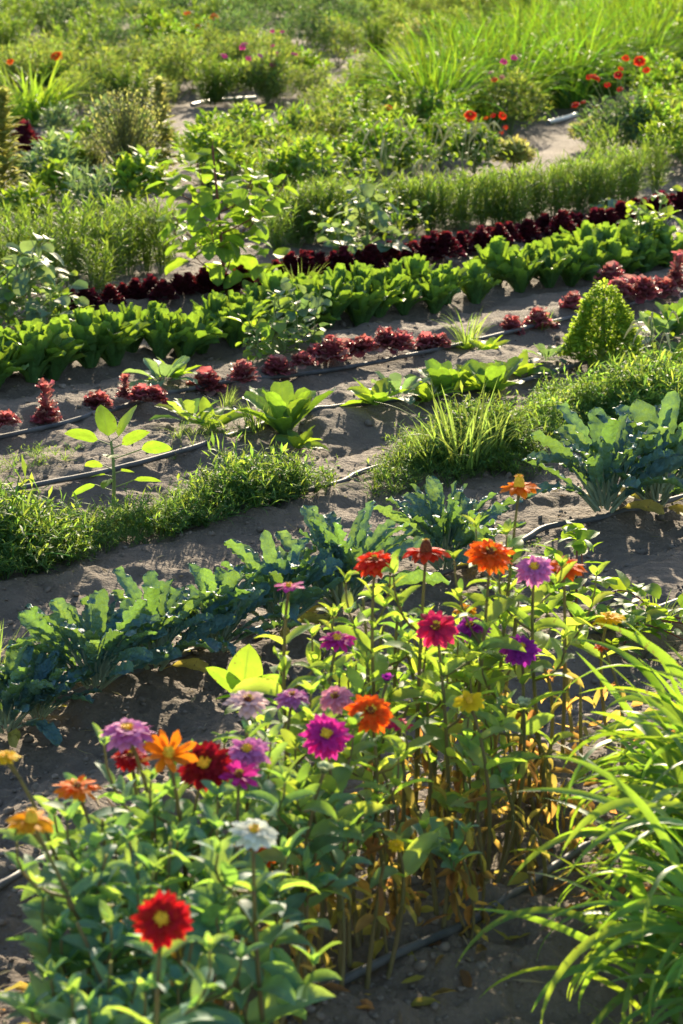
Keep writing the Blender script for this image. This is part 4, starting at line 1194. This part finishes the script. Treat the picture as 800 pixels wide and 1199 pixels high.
# tall arching grass beside the zinnias
def tall_grass(base, n, h, label, lean=PI):
    fol = MB(); st = MB()
    for k in range(n):
        a = U(0, TAU); r = .09 * math.sqrt(U(0, 1)); hh = h * U(.35, .75)
        la = lean + U(-1.3, 1.3)
        e = (math.cos(a) * r + math.cos(la) * hh * .30, math.sin(a) * r + math.sin(la) * hh * .2, hh)
        pts = curve_pts((math.cos(a) * r, math.sin(a) * r, 0), e, (0, 0, .02), 7)
        tube(st, pts, [.0055, .003], 6)
        m = 5; t = np.linspace(.2, 1, m)
        P = np.stack([np.interp(t, np.linspace(0, 1, 7), pts[:, q]) for q in range(3)], 1)
        az = lean + np.arange(m) * PI + U(-1.1, 1.1, m)
        az = np.where(RNG.random(m) < .35, lean + U(-.8, .8, m), az)
        leaves(fol, P, az, U(.7, 1.35, m), U(.18, .35, m), U(.012, .024, m), U(.4, 2.9, m), .3, U(-1.1, 1.1, m), .015, 2, 'blade', 14, 1, U(-.6, .6, m))
    return spawn('grass_clump', [part('stalks', st, 'gstem'), part('blades', fol, 'blade')], base, label, 'grass clump', 'tall arching grass clumps')


tall_grass(GP(888, 1240), 16, .42, 'tall arching grass clump with broad blades reaching over the zinnias')
tall_grass(GP(864, 1140), 15, .44, 'tall grass clump standing against the foot of the zinnias')
tall_grass(GP(912, 1140), 14, .54, 'tall grass clump at the frame edge, highest blades')
tall_grass(GP(850, 1040), 13, .42, 'shorter bright grass clump behind the tall arching ones')
tall_grass(GP(790, 1215), 6, .26, 'sparse low grass clump trailing thin blades over bare soil')
mat_patch([(690, 1230), (820, 1230), (820, 1110), (740, 1130)], 500, .9, 'thin straw and blades under the tall grass', .9, mat='yblade')
mat_patch([(585, 985), (660, 960), (650, 940), (590, 955)], 1500, .9, 'low green weeds behind the hose by the zinnias', .1, mat='midleaf')

# ------------------------------------------------------------------ feathery rows
FE = [P_feather(.34, 9, 420, .08) for _ in range(4)] + [P_feather(.42, 10, 520, .075)]
k = 0
A, B = GP(345, 292), GP(745, 232)
Lr = (B - A).length; d = 0
while d < Lr:
    p = A + (B - A) * (d / Lr); d += U(.12, .16); px, _ = project(p)
    for off in (0, .16):
        k += 1
        q = GP(px + U(-6, 6), float(np.interp(px, [345, 450, 560, 640, 745], [290, 280, 268, 258, 236])))
        q = Vector((q.x + Nx * off, q.y + Ny * off, 0)); q.z = float(gh(q.x, q.y))
        spawn('feathery_herb', FE[k % 4], q, 'feathery green herb, %s along the fringed hedge behind the purple row' % nth(k), 'herb', 'feathery herbs forming the fringed hedge', U(0, TAU), U(.85, 1.1))
spawn('feathery_herb', FE[4], GP(703, 226), 'tall feathery herb spike rising from the hedge by the path', 'herb', None, 0, 1.15)
spawn('feathery_herb', FE[4], GP(768, 228), 'tall feathery herb at the far end of the hedge near the frame edge', 'herb', None, 2, 1.0)
spawn('feathery_herb', FE[4], GP(742, 232), 'lower feathery herb between the two tall ones', 'herb', None, 3, .8)
k = 0
for (px, py, s) in [(8, 345, .9), (35, 338, 1.0), (60, 345, .95), (85, 335, 1.05), (108, 330, 1.1), (130, 330, 1.0), (150, 322, 1.15), (172, 318, 1.0), (25, 322, .9), (95, 318, .95), (140, 308, 1.0), (60, 320, .9), (165, 300, .9), (190, 320, .9), (0, 318, 1.), (118, 348, .8), (325, 300, .8), (340, 285, .9)]:
    k += 1
    spawn('feathery_herb', FE[k % 5], GP(px, py), 'feathery bright herb, %s in the patch beside the tallest bush' % nth(k), 'herb', 'feathery herbs in the side patch', U(0, TAU), s * 1.05)

# ------------------------------------------------------------------ mid rows
LEAFY = [P_bush(.16, .30, 700, .045, .018, 'midleaf', 'ovate', 6, 3, 9), P_bush(.15, .26, 700, .045, .014, 'midleaf', 'lance', 6, 3, 9), P_bush(.17, .34, 600, .05, .020, 'broad', 'ovate', 6, 3, 9), P_bush(.16, .30, 700, .045, .014, 'pale', 'lance', 6, 3, 9), P_feather(.36, 9, 380, .09, 'midleaf', .035, .010)]
DARK = [P_feather(.36, 9, 380, .09, 'bluebroad', .035, .012), P_bush(.17, .32, 480, .07, .022, 'bluebroad', 'lance', 6, 3, 9), P_bush(.16, .34, 400, .07, .030, 'broad', 'ovate', 6, 3, 9)]


KEEP_CLEAR = [(112, 215, 186, 258), (-40, 128, 80, 162), (-30, 165, 66, 222), (172, 196, 206, 240), (-30, 245, 25, 300)]


def fill(poly, su, sv, protos, name, cat, label, group, s0=.85, s1=1.15, jit=.3, smax=None):
    g = [G0(*p) for p in poly]
    uvs = [uv_of(p.x, p.y) for p in g]
    u0, u1 = min(a for a, _ in uvs), max(a for a, _ in uvs); v0, v1 = min(b for _, b in uvs), max(b for _, b in uvs)
    out = []
    v = v0 + sv * .5
    while v < v1 + sv * .5:
        u = u0 + U(0, su)
        while u < u1 + su * .5:
            uu = u + U(-jit, jit) * su; vv = v + U(-jit, jit) * sv
            x, y = uu * Ux + vv * Nx, uu * Uy + vv * Ny
            if y > 1:
                px, py = project((x, y, 0))
                if inpoly(px, py, poly) and not any(a < px < c and b < py < d for a, b, c, d in KEEP_CLEAR):
                    out.append((px, py, x, y))
            u += su
        v += sv
    out.sort()
    for i, (px, py, x, y) in enumerate(out):
        spawn(name, protos[int(RNG.integers(0, len(protos)))], onground(x, y), label % nth(i + 1), cat, group, U(0, TAU), U(s0, s1))
    return len(out)


TALL = [P_feather(.52, 11, 700, .12, 'feather', .045, .012), P_feather(.48, 11, 600, .12, 'bluebroad', .045, .013)]
DARK += TALL[1:]
counts = {}
counts['a'] = fill([(195, 235), (330, 262), (385, 240), (520, 205), (560, 175), (470, 165), (330, 170), (200, 190)], .24, .66, LEAFY, 'leafy_herb', 'herb', 'mid green leafy herb, %s across the bed behind the tallest bush', 'leafy herbs behind the tallest bush', .9, 1.35)
counts['b'] = fill([(-30, 305), (100, 290), (200, 262), (190, 222), (100, 215), (-30, 230)], .26, .62, DARK + LEAFY[:1], 'leafy_herb', 'herb', 'dark leafy herb, %s across the patch under the wispy bush', 'dark leafy herbs under the wispy bush', .85, 1.25)
counts['c'] = fill([(-30, 215), (100, 205), (195, 195), (190, 165), (90, 160), (-30, 170)], .30, .66, LEAFY + DARK, 'leafy_herb', 'herb', 'leafy herb, %s across the strip behind the wispy bush', 'leafy herbs behind the wispy bush', .7, .95)
# pale plants with drooping tassels
TA = [P_tasselplant(.34), P_tasselplant(.28)]
for (px, py, v, s, lab) in [(455, 240, 0, 1.1, 'pale plant with arching tassels above the fringed hedge'), (500, 232, 0, 1.0, 'tasselled plant at the middle of the bed edge'), (420, 250, 1, 1.0, 'short tasselled plant nearest the tallest bush'), (545, 225, 0, .95, 'tasselled plant next to the small red flowers'),
                            (575, 212, 1, 1.0, 'tasselled plant bordering the open path'), (480, 262, 1, .9, 'tasselled plant leaning over the hedge'), (765, 452, 1, .7, 'drooping seed tassel plant below the cone lettuce'), (520, 255, 1, .9, 'small tasselled plant inside the hedge')]:
    spawn('tasselled_plant', TA[v], GP(px, py), lab, 'plant', 'pale tasselled plants', U(0, TAU), s)
# special plants of the middle distance
spawn('wispy_bush', P_wispy(.62, 190), GP(150, 238), 'tall wispy bush of thin brownish stems with tiny seed heads', 'bush', None, 0, 1.0)
spawn('wispy_bush', P_wispy(.42, 70), GP(112, 232), 'thinner wispy bush leaning beside the tall one', 'bush', None, 1, .9)
SPK = [P_spike(.58, 240, 'yellowish', .10, .045), P_spike(.66, 280, 'yellowish', .11, .045), P_spike(.5, 240, 'feather', .10, .018)]
for (px, py, v, s, lab) in [(190, 212, 0, 1.05, 'pale yellow leafy spike beside the wispy bush'), (5, 265, 1, 1.05, 'pale yellow leafy spike at the frame edge'), (430, 190, 2, .95, 'feathery pointed spike behind the tasselled plants'), (480, 178, 2, .85, 'shorter feathery spike next to the pointed one'), (415, 200, 2, .8, 'feathery spike leaning over the leafy bed')]:
    spawn('leafy_spike', SPK[v], GP(px, py), lab, 'plant', 'tall leafy spikes', U(0, TAU), s)
spawn('grass_bush', P_grass(200, .56, .024, .20, 'blade', (.5, 1.8), (.9, 1.5)), GP(38, 146), 'big dark green grass bush under the orange flower', 'grass bush', None, 0, 1.0)
spawn('grass_bush', P_grass(90, .40, .02, .14, 'blade', (.5, 1.8)), GP(-8, 150), 'smaller grass bush cut by the frame edge', 'grass bush', None, 1, 1.0)


# ------------------------------------------------------------------ far flower bushes
def flower_bush(pos, bush, heads, label, name='flowering_bush', sc=1.0):
    kids = list(bush)
    st = MB()
    for (px, py, w, col) in heads:
        hp = PV(px, py, uv_of(pos[0], pos[1])[1] - U(-.05, .12))
        d = (hp - Vector(pos)) / sc
        R = w / 2 / F * hp.y / sc
        pet, cen, flo, cal = flower_parts('double' if w > 9 else 'semi', R, col)
        tube(st, curve_pts((U(-.05, .05), U(-.05, .05), .05), tuple(d), (0, 0, .02), 6), .003, 4)
        z = Vector((U(-.5, .5), -U(.2, 1.2), 1))
        kids.append(part('flower', pet, 'pet_' + col, Matrix.Translation(d) @ align(z, 0), [part('flower_centre', cen, 'ydisc')]))
    kids.append(part('flower_stalks', st, 'gstem'))
    return spawn(name, kids, pos, label, 'flowering plant', None, 0, sc)


FB = lambda mat='pale', R=.2, h=.42: P_bush(R * 1.15, h, 1300, .05, .02, mat, 'lance', 6, 3, 12)
flower_bush(GP(598, 160), FB('pale', .26, .45), [(590, 72, 9, 'magenta'), (602, 67, 9, 'magenta'), (579, 93, 8, 'red'), (588, 90, 7, 'pink'), (574, 85, 6, 'pink')], 'dusty flowering bush with few pink flowers before the tall grass')
flower_bush(GP(728, 190), FB('paleblue', .26, .42), [(749, 71, 15, 'scarlet'), (733, 68, 9, 'scarlet'), (757, 82, 9, 'scarlet'), (724, 87, 11, 'red'), (726, 104, 9, 'red'), (697, 90, 14, 'scarlet'), (727, 80, 8, 'scarlet'), (711, 99, 8, 'red'), (690, 90, 8, 'red')], 'dusty flowering bush with many red flowers at the end of the path')
flower_bush(GP(692, 175), FB('yellowish', .12, .2), [(674, 122, 11, 'red'), (683, 119, 7, 'red'), (697, 125, 6, 'red')], 'low yellowing plant with one dark red flower on the path')
flower_bush(GP(555, 205), FB('midleaf', .14, .3), [(551, 134, 15, 'scarlet'), (550, 141, 8, 'red'), (577, 135, 7, 'red'), (589, 135, 10, 'scarlet'), (592, 149, 6, 'scarlet'), (594, 181, 11, 'scarlet'), (587, 155, 6, 'scarlet'), (569, 138, 6, 'dorange')], 'green plant with scattered bright red flowers beside the open path')
flower_bush(GP(600, 200), FB('yellowish', .12, .18), [(614, 164, 6, 'red')], 'dry orange tinted plant on the open path')
flower_bush(GP(455, 190), FB('pale', .15, .35), [(455, 126, 12, 'dorange')], 'pale plant with one flat orange flower behind the leafy herbs')
flower_bush(GP(312, 125), FB('pale', .26, .45), [(287, 51, 8, 'magenta'), (284, 55, 9, 'magenta'), (263, 65, 9, 'magenta'), (291, 68, 7, 'magenta'), (319, 53, 6, 'magenta'), (320, 75, 11, 'magenta'), (325, 63, 8, 'magenta'), (345, 63, 8, 'magenta'), (331, 37, 6, 'magenta'), (319, 36, 6, 'magenta'), (305, 65, 7, 'purple')], 'pale flowering bush with many small magenta flowers by the bare soil')
flower_bush(GP(62, 128), FB('midleaf', .18, .38), [(66, 65, 15, 'dorange'), (57, 82, 10, 'dorange'), (12, 72, 9, 'dorange')], 'leafy plant with orange flowers above the grass bush')
flower_bush(GP(240, 75), FB('midleaf', .26, .5), [(251, 19, 12, 'dorange'), (219, 15, 9, 'dorange'), (232, 31, 8, 'dorange'), (245, 29, 7, 'dorange'), (208, 38, 5, 'red')], 'far leafy plant with orange flowers in the pale carpet')
flower_bush(GP(490, 75), FB('yellowish', .3, .45), [(480, 38, 7, 'yellow'), (495, 42, 7, 'yellow'), (418, 60, 6, 'red')], 'yellowing leafy plant in the far carpet by the tall grass')
flower_bush(GP(115, 110), FB('pale', .18, .3), [(117, 72, 8, 'red'), (155, 72, 7, 'yorange')], 'pale plant with dull red and yellow flowers in the strip behind')

# ------------------------------------------------------------------ far carpet of fine bushes
PALE = [P_bush(.34, .50, 1500, .06, .018, 'pale', clumps=9), P_bush(.30, .38, 1300, .05, .015, 'pale', clumps=11), P_feather(.55, 12, 900, .2, 'pale', .05, .012)]
PBLU = [P_bush(.36, .55, 1500, .06, .018, 'paleblue', clumps=8), P_bush(.32, .42, 1300, .05, .016, 'paleblue', clumps=11)]
MIX = [P_bush(.30, .45, 900, .07, .025, 'midleaf', 'lance', 8, 3, clumps=9), P_feather(.6, 12, 900, .2, 'feather', .05, .014)]
counts['d'] = fill([(60, 142), (200, 122), (280, 104), (380, 108), (480, 118), (500, 150), (420, 170), (350, 170), (335, 128), (200, 128), (90, 160)], .38, .95, PALE + MIX, 'pale_bush', 'bush', 'pale feathery bush, %s around the patch of bare soil', 'pale feathery bushes round the bare soil', .75, .95)
counts['d2'] = fill([(-40, 150), (70, 140), (180, 128), (330, 103), (330, 88), (180, 98), (70, 98), (-40, 112)], .38, .8, PALE, 'pale_bush', 'bush', 'rounded pale bush, %s along the line just behind the bare soil patch', 'pale bushes lining the bare soil', .75, 1.05)
counts['e'] = fill([(-40, 112), (200, 92), (330, 86), (420, 66), (420, 20), (-40, 20)], .60, 1.75, PBLU + PBLU + PALE[:1] + MIX, 'pale_bush', 'bush', 'pale grey green bush, %s across the far carpet of bushes', 'pale bushes of the far carpet', .95, 1.35)
counts['e2'] = fill([(330, 86), (420, 66), (420, 20), (640, 8), (640, 30), (520, 80), (400, 92)], .60, 1.6, PALE + MIX, 'pale_bush', 'bush', 'light yellow green bush, %s across the far plot beside the tall grass', 'light bushes beside the far grass', .9, 1.3)
counts['f'] = fill([(-60, 20), (860, 20), (860, -24), (-60, -24)], 2.0, 2.3, PBLU + MIX, 'pale_bush', 'bush', 'blue green bush, %s across the farthest band of bushes', 'blue green bushes of the farthest band', 1.9, 2.4)

# tall grass bank
BANK = [P_grass(150, .9, .022, .16, 'bankblade', (.6, 2.6), (1.2, 1.57), 9), P_grass(150, .8, .022, .16, 'bankblade', (.5, 2.4), (1.1, 1.55), 9), P_grass(90, .85, .024, .15, 'bankblade', (1.0, 2.7), (1.2, 1.55), 9)]
counts['g'] = fill([(470, 170), (545, 158), (625, 142), (700, 116), (770, 98), (840, 60), (840, 10), (760, 22), (640, 62), (540, 100), (480, 120)], .42, .50, BANK, 'bank_grass_clump', 'grass clump', 'tall arching grass clump, %s along the far grass bank', 'tall grass clumps of the far bank', .8, 1.05)
DK = [P_bush(.4, .8, 900, .10, .035, 'broad', 'lance', 9, 3)]
counts['h'] = fill([(760, 90), (860, 90), (860, 10), (790, 20)], .9, .9, DK, 'dark_bush', 'bush', 'tall dark green bush, %s at the far end of the grass bank', 'dark bushes past the grass bank')
fill([(742, 165), (760, 205), (860, 225), (860, 100), (775, 110)], .34, .34, [P_bush(.22, .38, 420, .07, .03, 'midleaf', 'ovate', 6, 3, 9)] + LEAFY, 'leafy_herb', 'herb', 'sprawling leafy herb, %s beside the bush with many red flowers', 'leafy herbs beside the red flowering bush')

# pale pipes on the bare soil
hose([(642, 147), (660, 142), (675, 138)], 'short white pipe on the open path by the dark red flower', .02, 'white_pipe', 'irrigation_pipe', False, 'pale irrigation pipes')
hose([(650, 120), (672, 110), (695, 104)], 'white pipe curving along the foot of the tall grass', .02, 'white_pipe', 'irrigation_pipe', False, 'pale irrigation pipes')
hose([(225, 126), (250, 122), (300, 118)], 'grey pipe lying across the small patch of bare soil', .02, 'white_pipe', 'irrigation_pipe', False, 'pale irrigation pipes')
hose([(70, 162), (85, 163), (105, 166)], 'pale pipe end among leafy herbs near the maroon plant', .02, 'white_pipe', 'irrigation_pipe', False, 'pale irrigation pipes')

# ------------------------------------------------------------------ sun, sky, camera
scene = bpy.context.scene
w = bpy.data.worlds.new('World'); scene.world = w; w.use_nodes = True
nt = w.node_tree; nt.nodes.clear()
sky = nt.nodes.new('ShaderNodeTexSky'); sky.sky_type = 'NISHITA'; sky.sun_disc = False
sky.sun_elevation = SUN_EL; sky.sun_rotation = SUN_AZ
bg = nt.nodes.new('ShaderNodeBackground'); bg.inputs[1].default_value = 0.112
out = nt.nodes.new('ShaderNodeOutputWorld')
nt.links.new(sky.outputs[0], bg.inputs[0]); nt.links.new(bg.outputs[0], out.inputs[0])

sd = bpy.data.lights.new('sun', 'SUN'); sd.energy = 5.0; sd.angle = math.radians(0.6); sd.color = (1.0, 0.84, 0.60)
so = bpy.data.objects.new('sun', sd); C.objects.link(so)
to_sun = Vector((math.sin(SUN_AZ) * math.cos(SUN_EL), math.cos(SUN_AZ) * math.cos(SUN_EL), math.sin(SUN_EL)))
so.rotation_euler = to_sun.to_track_quat('Z', 'Y').to_euler()

cd = bpy.data.cameras.new('camera'); co = bpy.data.objects.new('camera', cd); C.objects.link(co)
co.location = (0, 0, H); co.rotation_euler = (PI / 2 - PITCH, 0, 0)
cd.sensor_fit = 'VERTICAL'; cd.sensor_height = 36.0; cd.sensor_width = 24.0
cd.lens = F / 1199.0 * 36.0
cd.clip_start = 0.05; cd.clip_end = 2000
cd.dof.use_dof = True; cd.dof.focus_distance = 5.9; cd.dof.aperture_fstop = 9.0
scene.camera = co

scene.render.engine = 'CYCLES'
scene.cycles.use_denoising = True
scene.cycles.max_bounces = 7; scene.cycles.diffuse_bounces = 4; scene.cycles.transmission_bounces = 5; scene.cycles.glossy_bounces = 2
scene.cycles.sample_clamp_indirect = 6
scene.view_settings.view_transform = 'Standard'; scene.view_settings.look = 'None'
scene.view_settings.exposure = 1.48; scene.view_settings.gamma = 1.0
print('COUNTS', counts, len(USED))
